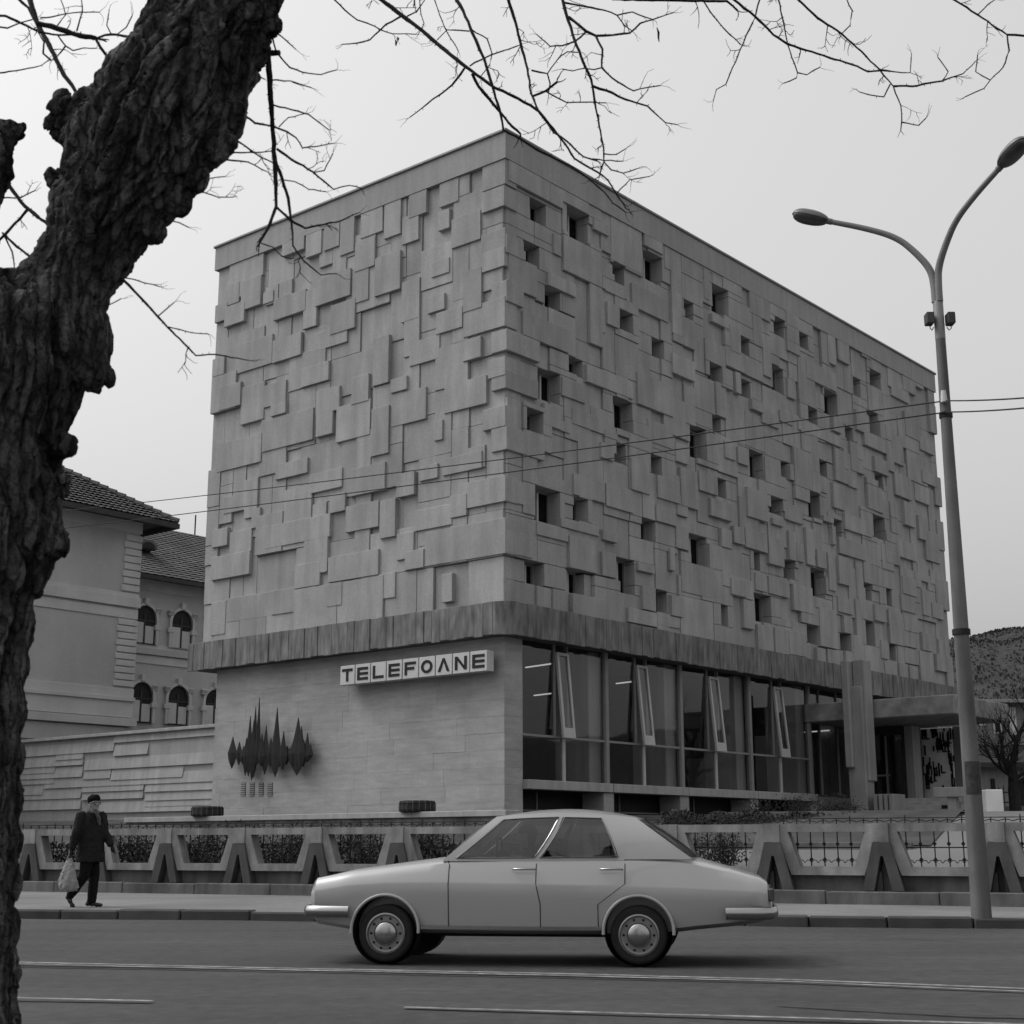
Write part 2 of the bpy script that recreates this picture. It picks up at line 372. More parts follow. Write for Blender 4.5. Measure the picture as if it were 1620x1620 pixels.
# ------------------------------------------------------------------ telephone building
BL = thing('telephone_building', 'concrete telephone exchange clad in staggered blocks, with small scattered windows', 'building', (KC.x, KC.y, 0), BROT)
LW, RW = 12.0, 27.0; ZB0, ZB1, ZP, ZR = 6.20, 7.03, 19.10, 19.86
core = MB()
core.box(.48, .48, 6.25, RW-.30, LW-.30, 19.7)
core.build('core_wall', 'dark_joint', BL)
WIN = []
def zA(x, y): return (780+x/4.05, 200+y/4.05)
def zB(x, y): return (780+x/4.05, 600+y/4.05)
def zC(x, y): return (1140+x/4.05, 400+y/4.05)
def zD(x, y): return (1140+x/4.05, 740+y/4.05)
def z1(x, y): return (320+x/3.24, 200+y/3.24)
def z2(x, y): return (320+x/3.24, 620+y/3.24)
wl = [(zA, '240 450 342 645,470 500 610 775,197 722 300 915,765 860 845 1035,965 785 1083 1025,335 1015 432 1187,1397 1005 1500 1225,1215 1105 1280 1255,803 1168 890 1335,1025 1345 1095 1495,483 1460 585 1612,1377 1507 1458 1648,296 1539 429 1786,1575 1341 1636 1478'),
      (zB, '205 180 310 360,765 105 893 350,778 395 855 550,1258 290 1365 525,1003 475 1080 625,1407 222 1470 350,262 675 428 945,522 750 603 920,950 885 1040 1045,1257 980 1383 1210,1440 625 1505 765,213 1155 325 1325,487 1210 595 1385,800 1135 913 1385,1045 1345 1125 1505,1448 1440 1505 1590'),
      (zC, '335 405 405 550,487 500 553 630,127 795 203 940,328 708 415 910,548 980 620 1110,657 865 755 1060,850 790 903 930,950 740 1025 880,937 1000 1015 1185,805 1100 862 1225,185 1255 280 1465,387 1330 442 1455,635 1320 695 1445,995 1405 1050 1525'),
      (zD, '313 178 397 310,560 145 650 340,725 322 785 455,968 295 1055 470,215 530 265 665,410 583 475 720,578 635 677 840,920 735 973 855,1057 770 1098 890,222 800 325 1000,915 970 990 1150,548 1000 628 1135,772 1055 830 1180,1077 1125 1130 1240')]
for fn, s in wl:
    for e in s.split(','):
        a, b, c, d = map(float, e.split()); p = pl_right(*fn(a, b), .06); q = pl_right(*fn(c, d), .06)
        WIN.append((p.x, q.z, q.x, p.z))
# raised blocks read off the photograph: left face, right face
LR = [(z1, '1215 300 1312 380,1060 375 1150 440,935 400 1018 548,815 455 925 535,712 490 780 640,630 510 705 612,535 570 612 648,415 600 525 628,180 690 310 760,315 855 365 895,205 800 300 912,120 820 188 898,120 930 218 997,370 890 532 942,585 790 762 865,770 735 850 885,890 680 1018 832,785 600 885 712,660 920 782 1030,580 1060 740 1102,1022 800 1112 978,1025 470 1108 578,1175 700 1265 746,1210 440 1268 518,1280 480 1428 577,1155 880 1243 935,1340 750 1435 928,1200 960 1335 1028,1435 215 1530 300,1437 345 1530 415,1430 560 1556 645,1437 655 1530 722,1340 935 1530 1028,1340 1100 1432 1182,1062 1110 1215 1187,1222 1160 1325 1210,882 1090 958 1312,970 1300 1052 1347,970 1380 1145 1497,1240 1330 1455 1418,1465 1200 1533 1278,770 1290 855 1405,512 1160 628 1243,365 1100 508 1170,182 1120 355 1212,585 1360 703 1450,320 1330 428 1412,355 1430 430 1468,95 1340 198 1428,200 1340 313 1498'),
      (z2, '690 80 860 218,585 120 668 212,310 150 565 243,80 270 300 357,375 375 538 413,548 425 715 485,872 90 958 313,760 400 940 500,1000 425 1090 525,1118 385 1210 440,1235 345 1435 388,1190 150 1232 243,1435 95 1533 178,1335 470 1560 558,1090 610 1280 680,738 590 905 690,915 560 992 740,330 690 655 742,655 530 732 607,110 540 250 595,255 600 295 692,140 720 248 818,50 850 242 933,478 890 605 990,525 765 642 922,650 850 905 937,815 950 988 1052,1042 820 1137 900,1140 720 1546 828,1000 730 1085 850,645 985 718 1092,360 1020 475 1127,130 1060 355 1147,47 1080 115 1240,1230 935 1282 1073,55 710 130 785')]
RR = [(zA, '175 190 240 300,340 300 433 405,433 400 612 570,640 590 735 708,530 770 765 990,755 590 960 965,845 620 1005 715,965 710 1085 825,80 690 190 860,390 680 440 835,350 930 530 1100,75 980 190 1165,190 1180 485 1455,630 1130 720 1325,725 1120 803 1300,660 1390 1020 1530,95 1300 295 1515,1140 1050 1210 1352,1285 790 1510 1000,1350 920 1390 1115,1100 820 1150 928,1397 1195 1500 1300,1155 770 1240 850,1510 1270 1585 1465,890 1000 1125 1260,715 1000 840 1110,1145 1450 1290 1640'),
      (zB, '85 -60 290 130,440 -20 590 158,600 -100 895 130,325 150 430 325,85 300 325 525,510 180 775 375,325 225 495 350,690 400 775 527,920 -50 1150 245,995 250 1155 450,520 600 720 795,725 660 900 860,880 500 1000 742,1050 610 1198 802,1200 560 1315 840,1170 400 1255 550,1320 580 1440 748,85 630 255 822,280 915 480 1045,425 880 680 1010,700 960 795 1052,485 1000 660 1250,695 1100 785 1278,85 960 255 1148,1130 1080 1165 1230,1170 930 1255 1100,1205 1100 1430 1410,955 1320 1040 1490,1140 1380 1215 1528,1390 760 1530 915,1520 1150 1590 1260,1522 1270 1620 1400,505 1370 705 1540,865 1460 1050 1590,1052 1500 1200 1600,925 1170 1030 1250,1040 800 1165 945'),
      (zC, '180 260 315 448,415 430 505 665,460 400 680 530,680 540 740 728,745 600 825 722,545 680 745 895,900 590 960 688,265 580 325 808,0 720 75 885,90 760 128 910,1070 770 1150 890,1090 800 1210 970,1210 760 1300 880,1175 1010 1275 1210,1270 1170 1368 1302,1285 1390 1386 1507,1085 1150 1175 1370,265 1000 375 1130,195 920 270 1030,380 1000 465 1110,495 1060 775 1250,865 1000 945 1165,785 1250 815 1390,815 1380 880 1515,985 1300 1080 1435,1110 1400 1225 1590,1240 1470 1340 1620,285 1300 385 1443,105 1240 178 1370,25 1200 95 1335,880 1350 925 1425,430 800 485 945'),
      (zD, '165 120 300 352,330 320 400 382,410 220 530 365,720 90 800 278,655 300 722 365,790 290 965 450,755 440 930 600,710 370 738 497,945 480 1025 638,1030 480 1115 668,1125 450 1258 605,1170 210 1245 388,1265 300 1335 475,305 440 408 640,480 480 530 610,545 380 608 632,612 520 675 652,685 540 740 795,750 560 825 760,65 690 215 850,225 670 300 800,305 690 440 838,460 740 590 940,865 600 920 838,985 870 1063 995,1075 890 1160 1020,1155 810 1250 938,1160 690 1255 830,1260 610 1335 738,1340 650 1412 762,1350 860 1428 978,1285 780 1340 955,1290 1050 1360 1182,1160 1020 1262 1160,625 890 750 1165,752 820 850 945,860 840 912 1140,1025 1100 1075 1230,1380 1190 1450 1312,1050 1240 1135 1350,1140 1250 1200 1370,1205 1265 1265 1380,615 1150 675 1260,680 1160 745 1275,435 1040 550 1215,235 1000 340 1190,342 1020 435 1210,140 840 215 1040,80 370 150 498,155 380 300 548')]
def minus(rects, hole):
    out = []; hx0, hz0, hx1, hz1 = hole
    for x0, z0, x1, z1_ in rects:
        if hx1 <= x0 or hx0 >= x1 or hz1 <= z0 or hz0 >= z1_: out.append((x0, z0, x1, z1_)); continue
        if z1_ > hz1: out.append((x0, hz1, x1, z1_))
        if z0 < hz0: out.append((x0, z0, x1, hz0))
        a, b = max(z0, hz0), min(z1_, hz1)
        if x0 < hx0: out.append((x0, a, hx0, b))
        if x1 > hx1: out.append((hx1, a, x1, b))
    return [r for r in out if r[2]-r[0] > .05 and r[3]-r[1] > .05]
def face(width, raised, holes, side, seed, plane):
    rr = random.Random(seed); C = .6; nx = int(round(width/C)); nz = int(round((ZP-ZB1)/C)); cx = width/nx; cz = (ZP-ZB1)/nz
    used = [[0]*nz for _ in range(nx)]; rects = []
    for j in range(nz):
        for i in range(nx):
            if used[i][j]: continue
            a, b = rr.choice([(2, 2), (3, 2), (2, 3), (1, 2), (2, 1), (1, 1), (1, 3), (2, 2)])
            a = min(a, nx-i); b = min(b, nz-j)
            while a > 1 and any(used[i+k][j] for k in range(a)): a -= 1
            for k in range(a):
                for l in range(b): used[i+k][j+l] = 1
            rects.append((i*cx, ZB1+j*cz, (i+a)*cx, ZB1+(j+b)*cz, rr.choice([.0, .02, .045, .07, .09])+rr.uniform(0, .010), 0))
    for fn, s in raised:
        for e in s.split(','):
            q = list(map(float, e.split())); P0 = plane(*fn(q[0], q[1]), .11); P1 = plane(*fn(q[2], q[3]), .11)
            u0, u1 = (P1.y, P0.y) if side == 'L' else (P0.x, P1.x)
            za, zb = P1.z, P0.z
            if u0 < .22: u0 = -.11
            if u1 > width-.2: u1 = width+.05
            za = max(za, ZB1+.02); zb = min(zb, ZP-.0)
            if zb > ZP-.35: zb = ZP-.004
            if u1-u0 < .1 or zb-za < .08: continue
            rects.append((u0, za, u1, zb, rr.choice([.102, .12, .14])+rr.uniform(0, .014), 1))
    hi = [r for r in rects if r[5]]; rects2 = []
    for r in rects:       # blocks the photograph leaves between the large ones stagger too
        if not r[5]:
            cov = sum(max(0, min(r[2], h[2])-max(r[0], h[0]))*max(0, min(r[3], h[3])-max(r[1], h[1])) for h in hi)/((r[2]-r[0])*(r[3]-r[1]))
            if cov < .45: r = r[:4]+(rr.choice([.0, .035, .07, .10, .125])+rr.uniform(0, .012), 0)
        rects2.append(r)
    rects = rects2; out = []
    for x0, za, x1, zb, d, k in rects:
        for h in [(0,)] if False else [None]:
            ps = [(x0, za, x1, zb)]
            for hh in holes: ps = minus(ps, hh)
            out += [p+(d+.0007*len(out) % .009, k) for p in ps]
    return out
PL = face(LW, LR, [], 'L', 11, pl_left); PR = face(RW, RR, WIN, 'R', 12, pl_right)
def pbox(mb, side, p):
    g = .006 if not p[5] else .002
    if side == 'L': mb.bev(-p[4], p[0]+g, p[1]+g, .38, p[2]-g, p[3]-g, .008)
    else: mb.bev(p[0]+g, -p[4], p[1]+g, p[2]-g, .38, p[3]-g, .008)
fl = MB().box(.385, .40, 7.0, .40, LW-.2, 19.2).build('left_facade', 'dark_joint', BL)
fr = MB().box(.402, .385, 7.0, RW-.2, .40, 19.2).build('right_facade', 'dark_joint', BL)
allp = [('L', p) for p in PL]+[('R', p) for p in PR]
def show(sp):
    s, p = sp; d = 1.0 if s == 'L' else 36.0/(36.0+p[0]*.77)
    return (p[2]-p[0])*(p[3]-p[1])*d*(1.6 if p[5] else 1)
allp.sort(key=show, reverse=True)
rest = {'L': MB(), 'R': MB()}
for i, (s, p) in enumerate(allp):
    if i < 300:
        mb = MB(); pbox(mb, s, p); mb.build('panel', 'concrete_panel', fl if s == 'L' else fr)
    else: pbox(rest[s], s, p)
for s, f in (('L', fl), ('R', fr)):
    o = rest[s].build('panel_infill', 'concrete_panel', f); o['kind'] = 'stuff'
# hidden faces of the block
MB().box(RW-.30, .35, 7.03, RW-.02, LW, 19.1).build('rear_wall', 'concrete_parapet', BL)
MB().box(.35, LW-.30, 7.03, RW-.05, LW-.02, 19.1).build('side_wall', 'concrete_parapet', BL)
# parapet and roof edge
pa = MB(); pa.box(-.145, -.145, ZP, RW+.10, LW+.10, ZR); pa.build('parapet', 'concrete_parapet', BL)
rc = MB(); rc.bev(-.20, -.20, ZR+.002, RW+.16, LW+.16, ZR+.09, .02); rc.build('roof_edge', 'metal_cap', BL)
for x in (20.6,):
    MB().bev(x, 1.0, ZR+.09, x+1.9, 2.2, ZR+.62, .03).build('roof_hatch', 'metal_cap', BL)
# windows
for (x0, za, x1, zb) in WIN:
    e = .01; x0 -= e; x1 += e; za -= e; zb += e
    wv = MB().ring2([(x0, za), (x1, za), (x1, zb), (x0, zb)], [(x0+.06, za+.06), (x1-.06, za+.06), (x1-.06, zb-.06), (x0+.06, zb-.06)], .28, .378).build('window', 'frame_mid', BL)
    cx = x0+(x1-x0)*.52
    MB().box(cx-.035, .275, za+.062, cx+.035, .37, zb-.062).build('mullion', 'frame_light', wv)
    MB().box(x0+.062, .345, za+.062, cx-.036, .355, zb-.062).box(cx+.036, .342, za+.062, x1-.062, .352, zb-.062).build('pane', 'window_glass', wv)
    if RND.random() < .22:
        hgt = RND.uniform(.35, .95)*(zb-za-.13)
        MB().box(x0+.065, .362, zb-.065-hgt, cx-.04, .37, zb-.065).build('curtain', 'interior_column', wv)
# fluted band
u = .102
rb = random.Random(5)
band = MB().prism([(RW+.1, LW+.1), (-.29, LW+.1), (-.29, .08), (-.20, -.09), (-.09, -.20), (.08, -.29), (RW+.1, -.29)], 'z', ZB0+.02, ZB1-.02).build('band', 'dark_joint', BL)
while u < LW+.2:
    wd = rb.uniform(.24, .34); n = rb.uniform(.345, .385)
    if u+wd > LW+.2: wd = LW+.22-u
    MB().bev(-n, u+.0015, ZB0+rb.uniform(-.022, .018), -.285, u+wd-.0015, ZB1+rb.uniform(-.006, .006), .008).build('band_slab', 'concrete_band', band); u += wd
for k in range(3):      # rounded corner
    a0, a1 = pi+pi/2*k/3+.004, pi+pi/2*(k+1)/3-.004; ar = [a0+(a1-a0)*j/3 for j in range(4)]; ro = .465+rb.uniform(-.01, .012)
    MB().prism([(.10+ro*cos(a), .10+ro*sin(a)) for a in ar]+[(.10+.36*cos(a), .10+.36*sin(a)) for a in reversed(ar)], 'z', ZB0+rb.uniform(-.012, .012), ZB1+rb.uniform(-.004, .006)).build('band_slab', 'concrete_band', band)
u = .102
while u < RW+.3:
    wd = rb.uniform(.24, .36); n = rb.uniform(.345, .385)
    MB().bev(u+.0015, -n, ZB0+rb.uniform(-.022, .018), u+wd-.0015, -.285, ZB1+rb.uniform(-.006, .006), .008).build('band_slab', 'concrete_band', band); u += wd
# ground floor: stone wall on the left face
GX = .12
bw_ = MB().box(GX+.06, GX+.06, 1.2, .8, 11.35, 6.24).build('base_wall', 'dark_joint', BL)
z = 1.3; row = 0
rs = random.Random(9)
while z < 6.2:
    h = .42 if z+.42 < 6.2 else 6.215-z
    u = GX-rs.uniform(.0, .7)
    while u < 11.38:
        wd = rs.uniform(.95, 1.35); a0 = max(u, GX-.0); a1 = min(u+wd, 11.4)
        if a1-a0 > .06: MB().bev(GX-rs.uniform(0, .007), a0+.001, z+.001, GX+.09, a1-.001, z+h-.001, .0015).build('stone_slab', 'travertine', bw_)
        u += wd
    u = GX+.01
    MB().bev(GX+.012, GX-rs.uniform(0, .006), z+.001, .82, GX+.09, z+h-.001, .0015).build('stone_slab', 'travertine', bw_)
    z += h
# ventilation grilles in the wall
for i in range(4):
    p = pl_left(381.5+i*14.2, 1238.5, -GX); q = pl_left(388.5+i*14.2, 1259, -GX)
    g = MB().box(GX-.012, q.y, q.z, GX-.004, p.y, p.z).build('vent_grille', 'fence_foot', BL)
    mb = MB(); k = 7
    for j in range(k):
        zz = q.z+(p.z-q.z)*(j+.15)/k; mb.box(GX-.030, q.y+.005, zz, GX-.0135, p.y-.005, zz+(p.z-q.z)*.5/k)
    mb.build('slat', 'travertine', g)
# ground floor shell and interior
fz = 2.70
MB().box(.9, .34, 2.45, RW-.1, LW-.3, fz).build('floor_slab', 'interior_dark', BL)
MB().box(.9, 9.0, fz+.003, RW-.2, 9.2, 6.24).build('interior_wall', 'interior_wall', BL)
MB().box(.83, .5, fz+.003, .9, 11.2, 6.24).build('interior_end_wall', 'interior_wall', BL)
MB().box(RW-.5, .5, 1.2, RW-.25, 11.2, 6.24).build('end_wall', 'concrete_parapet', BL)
MB().box(.9, 11.0, 1.2, RW-.3, 11.3, 6.24).build('courtyard_wall', 'concrete_parapet', BL)
POSTS = [pl_right(957, 1100, -.2).x, pl_right(1076, 1150, -.2).x, pl_right(1183, 1100, -.2).x, pl_right(1279, 1150, -.2).x]
POSTS = POSTS+[POSTS[-1]+3.75, POSTS[-1]+7.5]
zsill = 2.70; ztr = pl_right(832, 1162, -.2).z
for x in POSTS[:5]:
    MB().bev(x-.50, .38, fz+.004, x+.03, 1.55, 6.235, .02).build('interior_column', 'interior_column', BL)
prev = .83
for i, x in enumerate(POSTS):
    MB().bev(x-.07, .12, zsill-.0, x+.07, .30, 6.235, .01).build('post', 'frame_mid', BL)
    if i > 3: prev = x; continue
    wdw = MB().box(prev, .17, ztr-.03, x-.071, .25, ztr+.03).build('glazing_frame', 'frame_mid', BL)
    c0 = prev+(x-prev)*.38; c1 = prev+(x-prev)*.53
    b2 = MB(); b2.box(c0-.03, .16, ztr+.031, c0+.03, .26, 6.23); b2.box(c1-.03, .16, ztr+.031, c1+.03, .26, 6.23); b2.build('mullion', 'frame_mid', wdw)
    MB().box((c0+c1)/2+.05, .16, zsill+.01, (c0+c1)/2+.15, .26, ztr-.031).build('mullion', 'frame_light', wdw)
    pn = MB(); pn.box(prev, .205, zsill, (c0+c1)/2+.05, .215, ztr-.03); pn.box((c0+c1)/2+.15, .205, zsill, x-.05, .215, ztr-.03)
    pn.box(prev, .205, ztr+.03, c0-.03, .215, 6.23); pn.box(c1+.03, .205, ztr+.03, x-.05, .215, 6.23); pn.build('pane', 'shop_glass', wdw)
    # tilted open casement, hinged at its top
    zt, zl = 6.02, ztr+.08
    M = Matrix.Translation((0, .14, zt)) @ Matrix.Rotation(radians(-5.5), 4, 'X') @ Matrix.Translation((0, 0, -zt))
    cs = MB().ring2([(c0+.02, zl-.12), (c1-.02, zl-.12), (c1-.02, zt), (c0+.02, zt)], [(c0+.10, zl+.14), (c1-.09, zl+.14), (c1-.09, zt-.08), (c0+.10, zt-.08)], -.04, .03, M=M).build('casement', 'frame_light', wdw)
    MB().box(c0+.101, -.005, zl+.141, c1-.091, .005, zt-.081, M=M).build('casement_pane', 'shop_glass', wdw)
    sl_ = MB().bev(prev-.0, -.06, zsill-.235, x-.03, .32, zsill-.002, .012).build('sill', 'sill_concrete', BL)
    MB().bev(x-.36, .02, 1.2, x+.10, .75, zsill-.24, .015).build('pier', 'travertine', BL)
    bwn = MB().box(prev, .78, 1.2, x-.1, .82, zsill-.24).build('basement_window', 'black_paint', BL)
    MB().box((prev+x)/2-.5, .74, 1.6, (prev+x)/2-.46, .775, zsill-.26).box(prev+.1, .735, 1.95, x-.4, .775, 1.99).build('frame', 'frame_mid', bwn)
    prev = x
# entrance bays: dark glass wall behind the canopy
eg = MB().box(POSTS[3]+.06, .40, 2.5, RW-.6, .412, 6.2).build('entrance_glazing', 'shop_glass', BL)
em = MB()
x = POSTS[3]+1.1
while x < RW-.7: em.box(x-.025, .36, 2.5, x+.025, .46, 6.2); x += 1.25
em.build('mullion', 'frame_mid', eg)
MB().box(POSTS[3]+.06, -.05, 2.0, POSTS[3]+3.0, .34, 2.62).build('sill', 'pylon_concrete', BL)
# ceiling tube lights inside
for (px_, py_, n_) in ((852, 1053, 2.2), (864, 1098, 4.0), (995, 1079, 2.4), (1292, 1157, 1.6)):
    p = pl_right(px_, py_, -n_)
    if p.z < 6.2: MB().tube([(p.x-.1, p.y-.55, p.z), (p.x+.1, p.y+.55, p.z)], .022, 8).build('ceiling_tube', 'tube_light', BL)
# office furniture silhouettes just behind the glass
for (a_, n_, h_) in ((1.9, 2.2, .95), (3.0, 3.0, 1.2), (5.6, 2.6, 1.1), (9.4, 2.4, .9), (12.4, 2.8, 1.15)):
    MB().bev(a_, n_, fz+.004, a_+1.2, n_+.6, fz+h_, .03).build('counter', 'interior_wall', BL)

# ------------------------------------------------------------------ entrance canopy, pylon, steps (building coordinates)
def bpart(name): return name
cz0, cz1 = 5.02, 5.62
x0c = pl_right(1283, 1125, 0).x
MB().bev(x0c, -4.9, cz0, x0c+4.4, .30, cz1, .03).build('canopy', 'canopy_concrete', BL)
def at_u(x, y, u):   # pixel onto the building plane local x = u
    d = ray(x, y); q = KC+RD*u; return loc_b(CC+d*((q-CC).dot(RD)/d.dot(RD)))
up_ = x0c-.75
a = at_u(1333, 1046, up_); b = at_u(1367, 1214, up_)
ya, yb = a.y, b.y
pyl = MB().bev(up_, yb-.05, 1.6, up_+.55, yb+.55, 6.0, .03).build('pylon', 'pylon_concrete', BL)
MB().bev(up_-.18, (ya+yb)/2+.02, b.z, up_+.36, ya, a.z, .03).build('pylon_slab', 'pylon_concrete', pyl)
MB().bev(up_+.10, yb-.13, b.z-.42, up_+.62, (ya+yb)/2+.005, a.z+.02, .03).build('pylon_slab', 'pylon_concrete', pyl)
# door wall and relief wall under the canopy (facing the street)
ud = x0c+3.2
p = at_u(1372, 1160, ud); q = at_u(1436, 1268, ud)
dw = MB().ring2([(q.y, 2.55), (p.y, 2.55), (p.y, cz0-.03), (q.y, cz0-.03)], [(q.y+.12, 2.62), (p.y-.08, 2.62), (p.y-.08, cz0-.3), (q.y+.12, cz0-.3)], ud, ud+.12, axis='x').build('entrance_door', 'frame_dark', BL)
MB().box(ud+.05, q.y+.121, 2.621, ud+.06, p.y-.081, cz0-.301).build('pane', 'shop_glass', dw)
MB().box(ud+.02, q.y+.6, 3.35, ud+.1, p.y-.1, 3.41).box(ud+.015, (p.y+q.y)/2, 2.63, ud+.1, (p.y+q.y)/2+.06, cz0-.31).build('rail', 'frame_mid', dw)
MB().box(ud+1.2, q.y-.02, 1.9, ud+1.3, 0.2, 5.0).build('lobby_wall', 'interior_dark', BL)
MB().box(ud+.0, q.y-.30, 2.4, ud+.6, q.y-.02, cz0-.02).build('door_pier', 'sill_concrete', BL)
ur = x0c+4.6
p = at_u(1443, 1149, ur); q = at_u(1512, 1254, ur)
rel = MB().bev(ur, q.y, 2.35, ur+.3, p.y, cz0-.025, .02).build('relief_wall', 'relief_white', BL)
rr = random.Random(21)
relw = p.y-q.y; hz = cz0-.05-2.75
def relbar(a0, a1, b0, b1):
    MB().box(ur-.045, p.y-a1*relw, 2.75+b0*hz, ur-.001, p.y-a0*relw, 2.75+b1*hz).build('relief_bar', 'black_paint', rel)
for k in range(64):
    a = rr.uniform(.22, .97); hh = rr.uniform(.08, .22)
    if k < 34: b = rr.uniform(.62, .96)
    elif k < 50: a = rr.uniform(.30, .70); b = rr.uniform(.02, .42)
    else: a = rr.choice([rr.uniform(.2, .3), rr.uniform(.86, .95)]); b = rr.uniform(.0, .6)
    relbar(a, a+rr.uniform(.018, .035), b, min(.995, b+hh))
    if rr.random() < .5: relbar(a, min(.99, a+rr.uniform(.05, .11)), b, b+.02)
    if rr.random() < .3: relbar(a+.06, a+.085, b, min(.99, b+hh*.7))
MB().box(ur+.02, q.y-.55, 2.0, ur+.9, q.y-.03, cz0-.02).build('canopy_leg', 'interior_wall', BL)
# steps
us = x0c-.3
for k in range(6):
    yR = at_u(1500, 1290, us).y; yL = at_u(1392, 1290, us).y
    MB().bev(us+k*.33, yR, 1.3, us+(k+1)*.33+.02 if k < 5 else x0c+3.3, yL, 1.92+k*.125, .01).build('step', 'sill_concrete', BL)
for k in range(4):
    yy = at_u(1381+k*8.2, 1290, us-.35-.0*k).y
    MB().bev(us-.55, yy-.26, 1.3, us+.35, yy-.14, 2.62+.0*k, .01).build('fin', 'pylon_concrete', BL)
# side beam on a post, dark steps and the white block right of the stairs
p = at_u(1476, 1246, us+.2); q = at_u(1545, 1260, us+.2)
bm_ = MB().bev(us+.2, q.y, q.z, us+.6, p.y, p.z, .015).build('landing_beam', 'sill_concrete', BL)
p2 = at_u(1498, 1262, us+.3); q2 = at_u(1514, 1300, us+.3)
MB().bev(us+.3, q2.y, 1.3, us+.55, p2.y, q.z-.002, .01).build('beam_post', 'sill_concrete', BL)
for k in range(4):
    y0 = at_u(1512-k*11, 1300, us+.9).y
    MB().box(us+.9, y0-.02, 1.3, us+1.2+.01*k, at_u(1502-k*11, 1300, us+.9).y, 2.45-.16*k).build('side_step', 'black_paint', BL)
# ------------------------------------------------------------------ lettered sign on the stone wall
def lface(x, y, n): return pl_left(x, y, n)
sg = thing('sign', 'row of nine pale boxes spelling TELEFOANE on the stone wall', 'sign', (KC.x, KC.y, 0), BROT)
tl = pl_left(538, 1054, .35); br = pl_left(771, 1061, .35); bl_ = pl_left(537.5, 1084, .35)
yL, yR, zb_, zt_ = tl.y, br.y, (br.z+bl_.z)/2, (tl.z+pl_left(770.7, 1028.3, .35).z)/2
cw = (yL-yR)/9; ch = zt_-zb_
def letter(mb, chx, y0, z0, w_, h_):
    # strokes in unit square; a runs left->right as seen, i.e. towards -y
    t = .21
    def bar(a0, b0, a1, b1): mb.box(-.352-.012, y0-a1*w_, z0+b0*h_, -.3505, y0-a0*w_, z0+b1*h_)
    def poly(pts): mb.prism([(y0-a*w_, z0+b*h_) for a, b in pts], 'x', -.352-.012, -.3505)
    if chx == 'T': bar(0, 1-t, 1, 1); bar(.5-t/2, 0, .5+t/2, 1-t)
    if chx == 'E': bar(0, 0, 1, t); bar(0, .5-t/2, 1, .5+t/2); bar(0, 1-t, 1, 1); bar(0, t, t, .5-t/2); bar(0, .5+t/2, t, 1-t)
    if chx == 'L': bar(0, 0, t, 1); bar(t, 0, 1, t)
    if chx == 'F': bar(0, 0, t, 1); bar(t, 1-t, 1, 1); bar(t, .5-t/2, .85, .5+t/2)
    if chx == 'O':
        k = 28
        o_ = [(.5+.5*cos(2*pi*i/k), .5+.5*sin(2*pi*i/k)) for i in range(k)]; i_ = [(.5+(.5-t)*cos(2*pi*i/k), .5+(.5-t)*sin(2*pi*i/k)) for i in range(k)]
        mb.ring2([(y0-a*w_, z0+b*h_) for a, b in o_], [(y0-a*w_, z0+b*h_) for a, b in i_], -.364, -.3505, axis='x')
    if chx == 'A': poly([(0, 0), (t*1.05, 0), (.5, .78), (.5, 1), (.42, 1)]); poly([(1, 0), (.58, 1), (.5, 1), (.5, .78), (1-t*1.05, 0)])
    if chx == 'N': bar(0, 0, t, 1); bar(1-t, 0, 1, 1); poly([(t, 1), (t, .72), (1-t, 0), (1-t, .28)])
for i, chx in enumerate('TELEFOANE'):
    y0 = yL-i*cw
    bx_ = MB().bev(-.35, y0-cw+.018, zb_, -.08, y0-.018, zt_, .006).build('letter_box', 'sign_face', sg)
    mb = MB(); letter(mb, chx, y0-cw*.16, zb_+ch*.17, cw*.68, ch*.66); mb.build('letter', 'black_paint', bx_)
MB().box(-.20, yR+.1, zb_+.2, -.06, yL-.1, zt_-.2).build('mounting_rail', 'frame_dark', sg) if False else None
for i in range(5):
    yy = yR+(yL-yR)*(i+.5)/5; MB().box(-.08, yy-.03, zb_+.1, .13, yy+.03, zt_-.1).build('bracket', 'frame_dark', sg)

